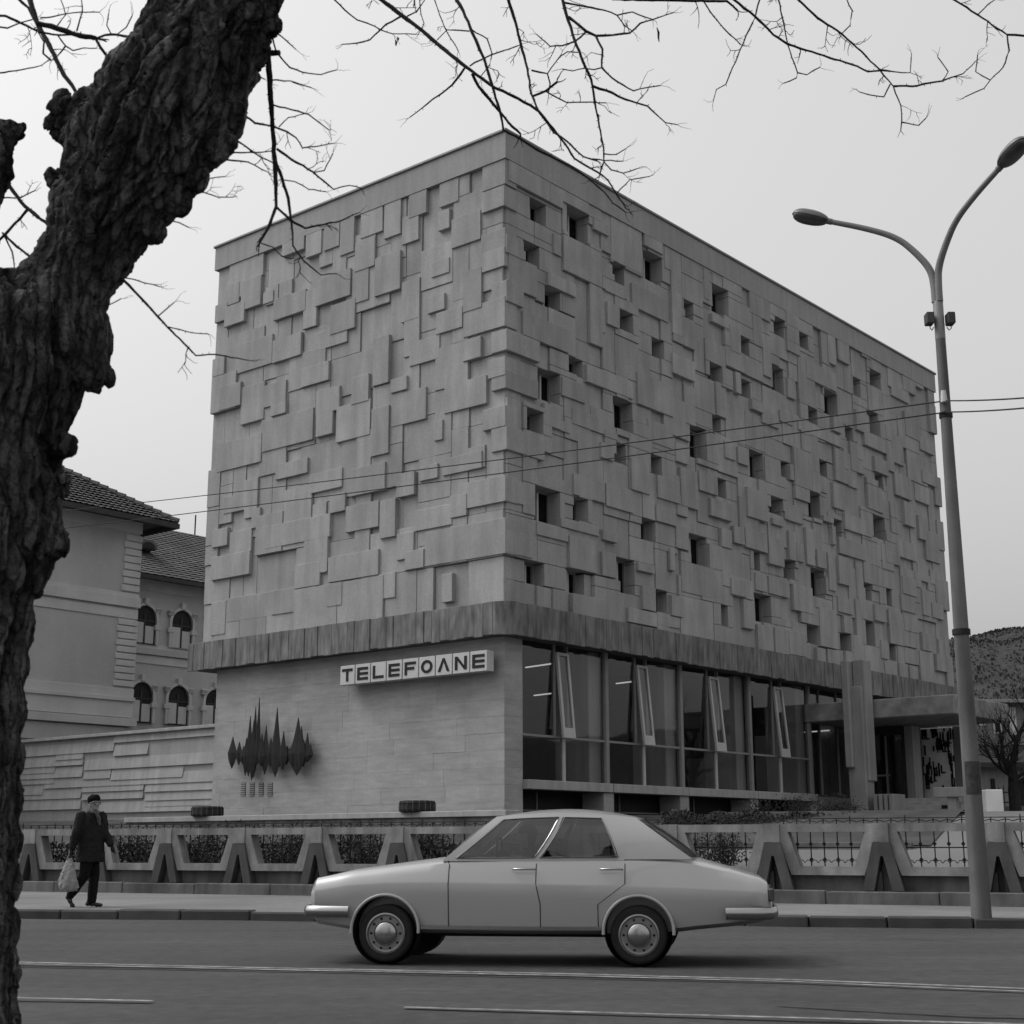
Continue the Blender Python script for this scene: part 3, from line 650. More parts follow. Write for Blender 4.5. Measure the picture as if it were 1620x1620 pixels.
# ------------------------------------------------------------------ metal sound-wave sculpture on the wall
ws = thing('wall_sculpture', 'dark metal sound wave sculpture of sharp spikes on the stone wall', 'sculpture', (KC.x, KC.y, 0), BROT)
def zS(x, y): return (300+x/3.0, 980+y/3.0)
spk = [(203, 556, 708, 15), (235, 580, 692, 11), (282, 458, 745, 13), (267, 560, 742, 11), (306, 412, 752, 13), (322, 370, 690, 11), (299, 480, 765, 12), (340, 540, 700, 12), (359, 502, 738, 13), (384, 562, 700, 12), (409, 418, 747, 17), (443, 530, 716, 14), (462, 600, 690, 12), (511, 465, 740, 24), (490, 580, 700, 16), (528, 505, 715, 14), (557, 537, 680, 14), (540, 570, 700, 14), (573, 585, 655, 9), (255, 600, 690, 12), (425, 590, 700, 14), (350, 600, 700, 14)]
sr = random.Random(4)
for i, (x, yt, yb_, hw) in enumerate(spk):
    n0 = .10+.02*(i % 4)+sr.uniform(0, .01)
    ym = 640+sr.uniform(-8, 12)
    T = pl_left(*zS(x, yt), n0); B = pl_left(*zS(x, yb_), n0); c = pl_left(*zS(x, ym), n0); a = pl_left(*zS(x-hw, ym), n0); b = pl_left(*zS(x+hw, ym), n0)
    wy = abs(a.y-b.y)/2*1.5; th = .06
    prof = [(.03, T.z, .008), (.40, T.z*.6+c.z*.4, .03), (.76, T.z*.25+c.z*.75, .05), (1, c.z, th), (.84, B.z*.35+c.z*.65, .05), (.5, B.z*.7+c.z*.3, .03), (.06, B.z, .008)]
    vs = []; fs = []
    for k, (f, zz, t_) in enumerate(prof):
        e = max(f*wy, .012)
        vs += [(-n0-t_, c.y, zz), (-n0, c.y-e, zz), (-n0+t_*.6, c.y, zz), (-n0, c.y+e, zz)]
        if k:
            for j in range(4): fs.append((4*k-4+j, 4*k-4+(j+1) % 4, 4*k+(j+1) % 4, 4*k+j))
    fs += [(0, 1, 2, 3), tuple(4*(len(prof)-1)+q for q in (3, 2, 1, 0))]
    MB().add(vs, fs).build('spike', 'wave_metal', ws)
mb = MB()
a = pl_left(*zS(200, 640), .05); b = pl_left(*zS(575, 640), .05)
mb.box(-.10, b.y+.1, a.z-.05, -.07, a.y-.1, a.z+.05)
for i in range(4): yy = b.y+.3+(a.y-b.y-.6)*i/3; mb.box(-.0695, yy-.03, a.z-.03, .13, yy+.03, a.z+.03)
mb.build('mounting_bar', 'wave_metal', ws)

# ------------------------------------------------------------------ low planter wall in front of the stone wall, drums on it
pw = thing('planter_wall', 'long low pale concrete wall under the stone facade', 'wall', (KC.x, KC.y, 0), BROT)
XW = -1.4
def at_x(x, y, u): return at_u(x, y, u)
t0 = at_x(196, 1292.5, XW); t1 = at_x(800, 1285, XW)
zt = (at_x(353, 1290, XW).z+at_x(633, 1285.5, XW).z)/2
MB().bev(XW, t1.y, zt-.14, XW+.5, t0.y, zt, .012).build('coping', 'sill_concrete', pw)
MB().box(XW+.06, t1.y+.05, .9, XW+.45, t0.y-.05, zt-.141).build('wall_face', 'fence_wall', pw)
def drum(px_, py_, wpx, label):
    c = at_u(px_, py_, XW+.25); P = KC+RD*(XW+.25)+LD*c.y
    d = thing('drum_planter', label, 'planter', (P.x, P.y, zt), 0, 'drums on the low wall')
    r = wpx/2*P.y/FPX*.98; h = r*.62
    prof = [(r*.93, .002), (r*.99, h*.12), (r, h*.35), (r*.985, h*.75), (r*.94, h*.97), (r*.80, h), (r*.78, h*.9), (.01, h*.88)]
    MB().lathe(prof, 40).build('bowl', 'planter_clay', d, smooth=40)
    for k in range(18):
        a = 2*pi*k/18; mb = MB(); mb.tube([(r*cos(a)*f, r*sin(a)*f, z_) for f, z_ in ((.945, .01), (1.0, h*.12), (1.012, h*.4), (.998, h*.75), (.95, h*.97))], .012, 6); mb.build('rib', 'rib_pale', d)
    for zz in (h*.22, h*.78):
        mb = MB(); mb.tube([(1.006*r*cos(2*pi*k/36), 1.006*r*sin(2*pi*k/36), zz) for k in range(37)], .011, 6, cap=False); mb.build('hoop', 'planter_clay', d)
    return d
drum(328, 1287, 50, 'dark ribbed drum on the low wall at the left end of the stone facade')
drum(660, 1283, 57, 'dark ribbed drum on the low wall below the lettered sign')

# ------------------------------------------------------------------ stepped relief garden wall, left of the building
gw = thing('garden_wall', 'pale concrete wall with stepped horizontal ledges joining the building', 'wall', (KC.x, KC.y, 0), BROT)
GXW = .35
zt_w = (pl_left(40, 1172, -GXW).z+pl_left(332, 1147, -GXW).z)/2
MB().box(GXW+.03, 11.42, .8, GXW+.5, 30, zt_w-.08).build('wall_core', 'concrete_parapet', gw)
MB().bev(GXW-.12, 11.42, zt_w-.08, GXW+.55, 30, zt_w+.02, .01).build('coping', 'sill_concrete', gw)
def zT(x, y): return (x/4.5, 1200+y/4.5)
def zU(x, y): return (x/3.239, 700+y/3.239)
# each ledge: its lower edge (two pixels); the slab is that much proud and tapers back upwards
led = [(zU, 580, 1555, 1075, 1485), (zU, 130, 1612, 580, 1580), (zU, 580, 1612, 755, 1590), (zT, 395, 15, 590, 0), (zT, 170, 70, 590, 42), (zT, 595, 88, 1480, 32), (zT, 170, 115, 390, 97), (zT, 785, 158, 1300, 127), (zT, 590, 150, 785, 138), (zT, 160, 152, 585, 128), (zT, 170, 188, 385, 178), (zT, 310, 220, 1475, 158), (zT, 160, 264, 305, 256), (zT, 580, 243, 1025, 222), (zT, 1030, 240, 1470, 220), (zT, 165, 297, 575, 281), (zT, 580, 300, 1020, 277), (zT, 1028, 305, 1465, 283), (zT, 160, 372, 575, 358), (zT, 700, 390, 1465, 366), (zT, 1030, 345, 1465, 330)]
for i, (fn, x0, y0, x1, y1) in enumerate(led):
    a = pl_left(*fn(x0, y0), -GXW+.03); b = pl_left(*fn(x1, y1), -GXW+.03); zz = (a.z+b.z)/2
    ya, yb = b.y, (a.y if x0 > 175 else 30)
    if x1 > 1440 or (fn is zU and x1 > 1050): ya = 11.43
    d = .035+.003*(i % 5)
    MB().prism([(GXW-d, zz), (GXW+.035, zz), (GXW+.035, zz+.34), (GXW+.015-.001*(i % 7), zz+.34)], 'y', ya+.003*i, yb).build('ledge', 'sill_concrete', gw)

# ------------------------------------------------------------------ concrete and iron fence
fe = thing('concrete_fence', 'concrete fence of slanted frames on dark forked feet with iron railing', 'fence', (FL.x, FL.y, 0), FROT)
# local: x along the fence (left to right), -y towards the street
K0, K1 = -2, 14
mb = MB()
for k in range(K0, K1):
    x = k*BAY
    MB().bev(x-BAY*.5+.006, -.34, .0, x+BAY*.5-.006, .30, .345+.008*sin(k*2.3), .015).build('base_block', 'fence_wall', fe)
    MB().box(x+.05, .05, .34, x+BAY-.05, .20, .66).build('back_wall', 'fence_wall', fe)
    f = MB().ring2([(x+.012, 1.46), (x+BAY-.012, 1.46), (x+BAY-.31, .60), (x+.31, .60)], [(x+.27, 1.325), (x+BAY-.27, 1.325), (x+BAY-.47, .745), (x+.47, .745)], -.12, .12)
    f.build('frame', 'fence_concrete', fe)
    # forked foot
    MB().prism([(x-.145, 1.15), (x-.345, .35), (x-.155, .35), (x-.022, .92), (x+.022, .92), (x+.155, .35), (x+.345, .35), (x+.145, 1.15)], 'y', -.17, .16).build('foot', 'fence_foot', fe)
    MB().prism([(x-.13, 1.468), (x-.13, 1.155), (x+.13, 1.155), (x+.13, 1.468)], 'y', -.145, .135).build('foot_cap', 'fence_concrete', fe)
    MB().box(x-.30, .165, .34, x+.30, .21, 1.12).build('post_back', 'fence_wall', fe)
    r = MB(); nb_ = 8
    for j in range(nb_):
        xx = x+BAY*(j+.5)/nb_; tall = 1.60 if j % 4 == 1 else 1.56
        r.box(xx-.009, .215, .74, xx+.009, .233, tall)
        for zz in (.86, 1.12):
            r.prism([(xx-.035, zz), (xx, zz-.045), (xx+.035, zz), (xx, zz+.045)], 'y', .212, .236)
        pts = [(xx+BAY/nb_*(t/6-.5), .224, .80+.055*sin(pi*abs(t-3)/3)) for t in range(7)]; r.tube(pts, .007, 4)
        pts = [(xx+BAY/nb_*(t/6-.5), .224, 1.49+.03*sin(pi*t/6)) for t in range(7)]; r.tube(pts, .008, 4)
    r.box(x, .213, 1.05, x+BAY, .2145, 1.07); r.box(x, .2125, 1.545, x+BAY, .2145, 1.56)
    r.build('railing', 'iron', fe)
# bushes in the garden behind the fence
def shrub(pos, h, spread, label, seed, nst=26, leaf=True):
    t = thing('shrub', label, 'shrub', pos, 0, 'garden shrubs behind the fence'); rr = random.Random(seed)
    st = MB(); lf = MB()
    for i in range(nst):
        a = rr.uniform(0, 2*pi); q = Vector((0, 0, 0)); d = Vector((cos(a)*rr.uniform(.1, .7), sin(a)*rr.uniform(.1, .7), 1)).normalized(); pts = [q.copy()]
        for s_ in range(6):
            d = (d+Vector((rr.uniform(-.35, .35), rr.uniform(-.35, .35), rr.uniform(-.15, .2)))).normalized(); q = q+d*h/6*rr.uniform(.6, 1.1); q.x *= 1.0; pts.append(q.copy())
            if s_ > 0 and leaf:
                for _ in range(7):
                    c = q+Vector((rr.uniform(-1, 1), rr.uniform(-1, 1), rr.uniform(-1, 1)))*.14*spread; e = .035; ax_ = Vector((rr.uniform(-1, 1), rr.uniform(-1, 1), rr.uniform(-1, 1))).normalized(); bx2 = ax_.orthogonal().normalized()
                    lf.add([c-ax_*e, c+bx2*e*.5, c+ax_*e, c-bx2*e*.5], [(0, 1, 2, 3)])
        st.tube(pts, [.010-.0012*k for k in range(len(pts))], 4)
    st.build('stems', 'twig', t)
    if leaf: lf.build('foliage', 'leaf_dark', t)
shp = [(165, 1.0), (222, .85), (390, .9), (450, .95), (480, 1.0), (560, .9), (585, .85), (655, .8), (690, .75), (1095, .8), (1150, .85), (330, .75), (300, .7)]
names = ['behind the walking man', 'right of the walking man', 'below the left end of the sculpture', 'below the sculpture', 'just right of the sculpture', 'left of the lettered sign drum', 'near the middle feet of the left fence', 'under the drum below the sign', 'left of the passing car roof', 'behind the rear of the car', 'behind the car rear by the first right fence foot', 'beside the left drum', 'in front of the garden wall by the left drum']
for i, (x, h) in enumerate(shp):
    d = ray(x, 1335); q = FL-FN*(1.0+.7*(i % 3)); P = CC+d*((q-CC).dot(FN)/d.dot(FN))
    dist = (P-(FL)).dot(-FN); z = .30+1.55*min(1, dist/9.5)**.9-.05
    shrub((P.x, P.y, z), h*1.05, 1.6, 'small dark bush '+names[i], 40+i)
for (px_, py_, h, nm) in ((1262, 1298, .6, 'left of the entrance pylon'), (1318, 1300, .75, 'at the foot of the entrance pylon'), (1340, 1303, .65, 'just right of the entrance pylon foot'), (1205, 1299, .5, 'below the last shop window sill')):
    P = aty(px_, py_, 37.5); shrub((P.x, P.y, P.z-.15), h*1.0, 2.2, 'low dark leafy shrub '+nm, int(px_), 34)
hg = MB(); hr = random.Random(18)
for i in range(7000):
    t = hr.random(); p = aty(1050+355*t, 1300, 33.0+1.5*t); zz = 1.32+hr.random()*(.50+.14*noise.noise(Vector((t*9, 0, 0)))); c = Vector((p.x, p.y+hr.uniform(-.5, .5), zz)); e = hr.uniform(.03, .06)
    ax_ = Vector((hr.uniform(-1, 1), hr.uniform(-1, 1), hr.uniform(-1, 1))).normalized(); bx2 = ax_.orthogonal().normalized(); hg.add([c-ax_*e, c+bx2*e*.6, c+ax_*e, c-bx2*e*.6], [(0, 1, 2, 3)])
tag(hg.build('hedge', 'leaf_dark'), 'dark low hedge behind the right fence, below the shop windows', 'hedge')
# clipped dark hedge mass seen through the left openings
hd = MB(); hr = random.Random(8)
for i in range(9000):
    a = hr.uniform(-3, 12.6); b = hr.uniform(1.1, 1.9); zz = hr.uniform(.5, 1.16+.10*noise.noise(Vector((a*1.3, 0, 0))))
    c = Vector((a, b, zz)); e = hr.uniform(.03, .05); ax_ = Vector((hr.uniform(-1, 1), hr.uniform(-1, 1), hr.uniform(-1, 1))).normalized(); bx2 = ax_.orthogonal().normalized()
    hd.add([c-ax_*e, c+bx2*e*.6, c+ax_*e, c-bx2*e*.6], [(0, 1, 2, 3)])
h_ = hd.build('hedge', 'leaf_dark', None, loc=(FL.x, FL.y, 0)); h_.rotation_euler.z = FROT; tag(h_, 'low dark hedge seen through the left fence openings', 'hedge')
# kerb strip crossing the forecourt
a = atz(1262, 1336, 1.15) if False else None
fk = MB().bev(13.6, 3.75, .6, 18.6, 3.9, 1.15, .01).build('forecourt_kerb', 'fence_wall', None, loc=(FL.x, FL.y, 0)); fk.rotation_euler.z = FROT; struct(fk)

# white block wall right of the stairs
P = aty(1559, 1249, 38.5); Q = aty(1590, 1300, 38.5)
wb = MB().bev(P.x, 38.5, Q.z-.6, Q.x, 40.2, P.z, .02).build('block_wall', 'relief_white'); tag(wb, 'short pale block wall right of the lamp post', 'wall')

# ------------------------------------------------------------------ street lamp
LB = atz(1553, 1452, .13)
lp = thing('street_lamp', 'concrete lamp post with two curved arms and oval lamp heads', 'lamp post', (LB.x, LB.y, .12))
def zat(px_, py_): return aty(px_, py_, LB.y).z-.12
ztop = zat(1490, 492); zst = zat(1487, 455)
def wpx(n): return n*.93*LB.y/FPX/2
prof = [(wpx(33), 0), (wpx(31), .5), (wpx(27), zat(1530, 1100)), (wpx(20), zat(1503, 700)), (wpx(17.5), zat(1494, 535))]
MB().lathe(prof, 20).build('post', 'pole_concrete', lp, smooth=40)
MB().lathe([(wpx(18), zat(1494, 537)), (wpx(18), zat(1490, 478)), (wpx(11), zat(1489, 474))], 20).build('sleeve', 'pole_steel', lp, smooth=40)
for y_ in (1000, 657):
    zz = zat(1520, y_); rr_ = wpx(27.5 if y_ == 1000 else 20.5)
    MB().lathe([(rr_, zz-.04), (rr_+.012, zz-.04), (rr_+.012, zz+.04), (rr_, zz+.04)], 20).build('clamp_band', 'iron', lp, smooth=40)
# two arms set at an angle to each other
fork = aty(1488, 470, LB.y)
rl, zl = 1.55, 10.6
zf = fork.z-.12; zend = zl-.12
for aa in (164.0, 292.5):
    d = Vector((cos(radians(aa)), sin(radians(aa)), 0)); pts = []; ctrl = [(0.03, zat(1489, 478)), (.035, zat(1489, 450)), (.07, zat(1487, 425)), (.17*rl, zf+(zend-zf)*.52), (.34*rl, zf+(zend-zf)*.72), (.62*rl, zf+(zend-zf)*.86), (rl, zend)]
    # smooth the control points
    for _ in range(3):
        n_ = [ctrl[0]]
        for i in range(len(ctrl)-1):
            a, b = ctrl[i], ctrl[i+1]; n_ += [(a[0]*.75+b[0]*.25, a[1]*.75+b[1]*.25), (a[0]*.25+b[0]*.75, a[1]*.25+b[1]*.75)]
        ctrl = n_+[ctrl[-1]]
    pts = [d*r_+Vector((0, 0, z_)) for r_, z_ in ctrl]
    MB().tube(pts, [.062-.022*i/len(pts) for i in range(len(pts))], 12).build('arm', 'pole_steel', lp, smooth=60)
    tdir = (pts[-1]-pts[-6]).normalized(); c = pts[-1]+tdir*.28
    zax = tdir.cross(Vector((0, 0, 1))).normalized(); upv = zax.cross(tdir).normalized()
    M = Matrix(((tdir.x, zax.x, upv.x, c.x), (tdir.y, zax.y, upv.y, c.y), (tdir.z, zax.z, upv.z, c.z), (0, 0, 0, 1)))
    vs = []; fs = []; nu, nv = 24, 12
    def shell(lo, hi, m_, name, par, sx, sy, szu):
        vs = []; fs = []
        for i in range(nu+1):
            t = -1+2*i/nu; rr_ = max(0, 1-abs(t)**2.4)**.5
            for j in range(nv+1):
                an = lo+(hi-lo)*j/nv; vs.append(M @ Vector((t*sx+.03*(1-t*t), cos(an)*rr_*sy, sin(an)*rr_*szu)))
        for i in range(nu):
            for j in range(nv): k = i*(nv+1)+j; fs.append((k, k+1, k+nv+2, k+nv+1))
        return MB().add(vs, fs).build(name, m_, par, smooth=60)
    hd_ = shell(0, pi, 'lamp_shell', 'lamp_head', lp, .30, .155, .125)
    shell(pi, 2*pi, 'lamp_glass', 'lamp_lens', hd_, .285, .15, .11)
    MB().tube([c-tdir*.34, c-tdir*.26], .05, 10).build('collar', 'lamp_shell', hd_)
for sgn in (1, -1):
    zz = zat(1490, 505); MB().bev(sgn*.10-(.115 if sgn < 0 else 0), -.12, zz-.10, sgn*.10+(.115 if sgn > 0 else 0), .05, zz+.08, .012).build('switch_box', 'iron' if False else 'fence_foot', lp)
    MB().tube([(sgn*.15, -.05, zz-.10), (sgn*.16, -.05, zz-.16), (sgn*.13, -.04, zz-.19), (sgn*.10, -.03, zz-.14)], .008, 6).build('cable_loop', 'iron', lp)
MB().tube([(-.05, -.12, zat(1490, 640)), (-.05, -.12, zat(1490, 622))], [.05, .035], 10).build('insulator', 'sign_face', lp)
# weathered notice stuck round the post
n_ = 12; vs = []; fs = []; z0, z1q = zat(1530, 1257), zat(1530, 1205); rP = wpx(29.0)+.004
for i in range(n_+1):
    a = radians(-150+120*i/n_); vs += [(rP*cos(a), rP*sin(a), z0), (rP*.993*cos(a), rP*.993*sin(a), z1q)]
    if i: k = 2*i; fs.append((k-2, k, k+1, k-1))
MB().add(vs, fs).build('notice', 'poster', lp)

# overhead wires
def prjw(p):
    v = p-CC; c = v.dot(_f); return 810+v.dot(CR)/c*FPX, 810-v.dot(CU)/c*FPX
def wire(label, lpx, ppx, rpx, sag):
    A = aty(lpx[0], lpx[1], 38); B = aty(ppx[0], ppx[1], LB.y-.12); Cc = aty(rpx[0], rpx[1], 16)
    A = A+(A-B)*.5
    pts = []
    for P, Q, s_ in ((A, B, sag), (B, Cc+(Cc-B)*2, .1)):
        for i in range(21):
            t = i/20; p = P.lerp(Q, t); p.z -= 4*s_*t*(1-t); pts.append(p)
    o = MB().tube(pts, .011, 5).build('overhead_wire', 'iron'); tag(o, label, 'wire', 'overhead wires past the lamp post')
wire('upper of two thin overhead wires crossing the facade', (215, 790), (1497, 634), (1620, 618), .12)
wire('lower of two thin overhead wires crossing the facade', (115, 828), (1497, 652), (1620, 634), .12)
# ------------------------------------------------------------------ old school-like building at the left
OC = aty(216, 950, 60.0)
ob = thing('old_building', 'old plastered building with quoins, arched windows and tiled hip roof', 'building', (OC.x, OC.y, 0), BROT)
# local frame as the telephone building: x = RD, y = LD; visible faces look towards -y
def o_loc(x, y, off=0.0):
    d = ray(x, y); q = Vector((OC.x, OC.y, 0))+LD*off; P = CC+d*((q-CC).dot(LD)/d.dot(LD)); v = P-Vector((OC.x, OC.y, 0)); return Vector((v.dot(RD), v.dot(LD), P.z))
ztop = o_loc(214, 835).z
MB().box(-26, 0, 0, 0, 13, ztop+.3).build('wall', 'old_plaster', ob)
def band(name, pys, proud, m='old_trim', x0=-26, x1=.06):
    za = o_loc(205, pys[1]).z; zb = o_loc(205, pys[0]).z
    return MB().bev(x0, -proud, za, x1+proud*.5, .02, zb, .01).build(name, m, ob)
band('string_course', (945, 961), .14); band('string_course_trim', (939, 945), .06); band('frieze', (964, 979), .05)
band('string_course', (1104, 1110), .14); band('string_course_trim', (1090, 1104), .06); band('plinth_band', (1110, 1136), .05)
band('base_cornice', (1138, 1150), .25); band('base', (1152, 1178), .10, 'old_plaster'); band('top_frieze', (822, 842), .05)
# quoins
y = 846
for (ya, yb) in ((846, 938), (981, 1089)):
    n_ = int(round((yb-ya)/11.2)); h = (yb-ya)/n_
    for k in range(n_):
        z1q = o_loc(207, ya+k*h).z; z0q = o_loc(207, ya+(k+1)*h-1.6).z
        MB().bev(o_loc(195 if ya < 900 else 191, 900).x-.05*(k % 2), -.08, z0q, .08, .05, z1q, .02).build('quoin', 'old_trim', ob)
# hip roof of the near wing: eaves overhang, drawn as real planes
ov = 1.1; ze = o_loc(214, 826).z; zr = ze+4.6
ex, ey = ov*1.0, -ov
E4 = [(-26, ey, ze), (ex, ey, ze), (ex, 13+ov, ze), (-26, 13+ov, ze)]
A = (-26, 6.5, zr); B_ = (-5.5, 6.5, zr)
rf = MB().add([E4[0], E4[1], E4[2], E4[3], A, B_], [(0, 1, 5, 4), (1, 2, 5), (2, 3, 4, 5), (0, 3, 2, 1), (0, 4, 3)]).build('roof', 'roof_tile', ob)
MB().box(-26, ey-.06, ze-.22, ex+.05, ey+.12, ze-.01).box(ex-.12, ey+.13, ze-.22, ex+.05, 13+ov, ze-.01).build('gutter', 'roof_dark', rf)
# tile courses as raised rows, and ridge tiles
rows = MB()
def rowgrid(P00, P10, P01, P11, nr, nc, mb, lift):
    P00, P10, P01, P11 = map(Vector, (P00, P10, P01, P11)); nrm = (P10-P00).cross(P01-P00).normalized()
    if nrm.z < 0: nrm = -nrm
    for i in range(nr):
        t0, t1 = i/nr, (i+1.0)/nr
        a0 = P00.lerp(P01, t0); b0 = P10.lerp(P11, t0); a1 = P00.lerp(P01, t1); b1 = P10.lerp(P11, t1)
        n2 = max(2, int(nc*(b0-a0).length/(P10-P00).length)); vs = []; fs = []
        for j in range(n2+1):
            s = j/n2; e = lift*(.75+.5*(j % 2)); vs += [a0.lerp(b0, s)+nrm*e, a1.lerp(b1, s)+nrm*.012]
            if j: k = 2*j; fs.append((k-2, k, k+1, k-1))
        mb.add(vs, fs)
rowgrid((-14, ey, ze+.02), (ex, ey, ze+.02), (-14, 6.5, zr+.02), B_, 26, 110, rows, .07)
rows.build('tile_courses', 'roof_tile', rf)
hp = MB(); P, Q = Vector(E4[1]), Vector(B_)
for k in range(26):
    c = P.lerp(Q, k/26); d = P.lerp(Q, (k+1.15)/26); hp.tube([c+Vector((0, 0, .10)), d+Vector((0, 0, .07))], [.15, .11], 7)
hp.build('ridge_tiles', 'roof_tile', rf)
# soffit bracket edge
# recessed wing with arched windows
off = 5.0
zw = o_loc(270, 921, off).z
xL = -2.0; xR = 26
wg = MB().box(xL, off, 0, xR, off+10, zw+.1).build('wing_wall', 'old_plaster', ob)
def wband(pys, proud, m='old_trim', px_=270):
    MB().bev(xL, off-proud, o_loc(px_, pys[1], off).z, xR, off+.02, o_loc(px_, pys[0], off).z, .01).build('string_course', m, ob)
wband((1030, 1040), .16, 'old_plaster'); wband((1024, 1030), .07); wband((1041, 1054), .05); wband((922, 940), .05)
for (cx, yt, yb, sill) in ((228, 958, 1019, 1), (286, 966, 1027, 1), (222, 1079, 1143, 0), (280, 1085, 1147, 0), (338, 1091, 1150, 0), (344, 973, 1034, 0)):
    c = o_loc(cx, (yt+yb)/2, off); zt = o_loc(cx, yt, off).z; zb = o_loc(cx, yb, off).z; hw = .60
    arch = [(c.x-hw, zb), (c.x+hw, zb), (c.x+hw, zt-hw)]+[(c.x+hw*cos(a), zt-hw+hw*sin(a)) for a in [pi*k/10 for k in range(1, 10)]]+[(c.x-hw, zt-hw)]
    wv = MB().prism(arch, 'y', off-.02, off-.005).build('arched_window', 'black_paint', ob)
    k = 1.22
    arch2 = [(c.x-hw*k, zb), (c.x+hw*k, zb), (c.x+hw*k, zt-hw)]+[(c.x+hw*k*cos(a), zt-hw+hw*k*sin(a)) for a in [pi*q/10 for q in range(1, 10)]]+[(c.x-hw*k, zt-hw)]
    MB().ring2(arch2, arch, off-.14, off+.02).build('surround', 'old_trim', wv)
    for s_ in (-1, 1):
        for zz in (zb+.7, zb+1.5, zt-hw*.5):
            MB().bev(c.x+s_*hw*1.12-.16, off-.17, zz, c.x+s_*hw*1.12+.16, off, zz+.22, .02).build('block', 'old_trim', wv)
    MB().bev(c.x-.12, off-.20, zt+.02, c.x+.12, off, zt+.34, .02).build('keystone', 'old_trim', wv)
    MB().box(c.x-.04, off-.06, zb, c.x+.04, off-.021, zt-hw*.6).box(c.x-hw, off-.055, zb+1.05, c.x+hw, off-.022, zb+1.12).build('sash', 'roof_dark', wv)
    MB().box(c.x-hw+.08, off-.04, zb+.05, c.x-.05, off-.0225, zb+1.0).box(c.x+.05, off-.041, zb+.05, c.x+hw-.08, off-.0225, zb+.85).build('lower_curtain', 'old_trim', wv)
# wing roof
ze2 = zw; e0 = (xL, off-.9, ze2); e1 = (xR, off-.9, ze2); r0 = (xL, off+5.5, ze2+3.9); r1 = (xR, off+5.5, ze2+3.9)
wr = MB().add([e0, e1, r1, r0, (xL, off+11.5, ze2), (xR, off+11.5, ze2)], [(0, 1, 2, 3), (3, 2, 5, 4), (0, 3, 4), (1, 5, 2)]).build('wing_roof', 'roof_tile', ob)
MB().box(xL, off-.98, ze2-.2, xR, off-.78, ze2-.01).build('gutter', 'roof_dark', wr)
rows = MB(); rowgrid((xL, off-.9, ze2+.02), (xR, off-.9, ze2+.02), (xL, off+5.5, ze2+3.92), (xR, off+5.5, ze2+3.92), 24, 120, rows, .05); rows.build('tile_courses', 'roof_tile', wr)
# eyebrow dormer
d = ray(227, 866); 
n3 = Vector((0, -3.9, 6.4)).normalized()
p = o_loc(226, 866, off+1.6)
MB().prism([(p.x+.55*cos(pi*k/10), p.z-.1+.42*sin(pi*k/10)) for k in range(11)], 'y', off+1.15, off+3.4).build('dormer', 'roof_tile', wr)
MB().prism([(p.x+.38*cos(pi*k/10), p.z-.08+.28*sin(pi*k/10)) for k in range(11)], 'y', off+1.12, off+1.147).build('dormer_opening', 'black_paint', wr)
MB().tube([(p.x+6.0, off+5.5, ze2+3.9), (p.x+6.0, off+5.5, ze2+5.0)], .04, 6).build('lightning_rod', 'iron', wr)

# ------------------------------------------------------------------ hill, house and bare tree at the right
def hillz(az, t):
    crest = 60*min(1, max(0, (az-10)/3))**.6+6*noise.noise(Vector((az*.16, 2.2, 0)))
    crest *= 1-.42*min(1, max(0, (az-27)/14))
    return -1+crest*(sin(min(1, t*1.15)*pi/2)**1.2)+2.2*noise.noise(Vector((az*.5, t*14, 0)))*min(1, t*4)
vs = []; fs = []; na, nb = 130, 26
for i in range(na+1):
    az = 10+120*i/na
    for j in range(nb+1):
        t = j/nb; R_ = 280+190*t; vs.append((R_*sin(radians(az)), R_*cos(radians(az)), hillz(az, t)))
for i in range(na):
    for j in range(nb): k = i*(nb+1)+j; fs.append((k, k+1, k+nb+2, k+nb+1))
hill = struct(MB().add(vs, fs).build('hill', 'hill_wood', smooth=180))
# woodland on the hill: bare winter crowns that read as one mass
hw_ = MB(); hr = random.Random(31)
for i in range(16000):
    az = hr.uniform(14, 30); t = hr.uniform(.02, 1)**.8; R_ = 280+190*t; x = R_*sin(radians(az)); y = R_*cos(radians(az)); z = hillz(az, t)
    h = hr.uniform(.3, .75); ww = h*.6; a = hr.uniform(0, pi); dx, dy = cos(a)*ww, sin(a)*ww
    hw_.add([(x-dx, y-dy, z+h*.3), (x+dx*.1, y, z-.3), (x+dx, y+dy, z+h*.5), (x+hr.uniform(-.3, .3), y, z+h)], [(0, 1, 2, 3)])
o = hw_.build('hillside_wood', 'hill_wood'); o['kind'] = 'stuff'; tag(o, 'dark bare woodland covering the hill', 'woodland')
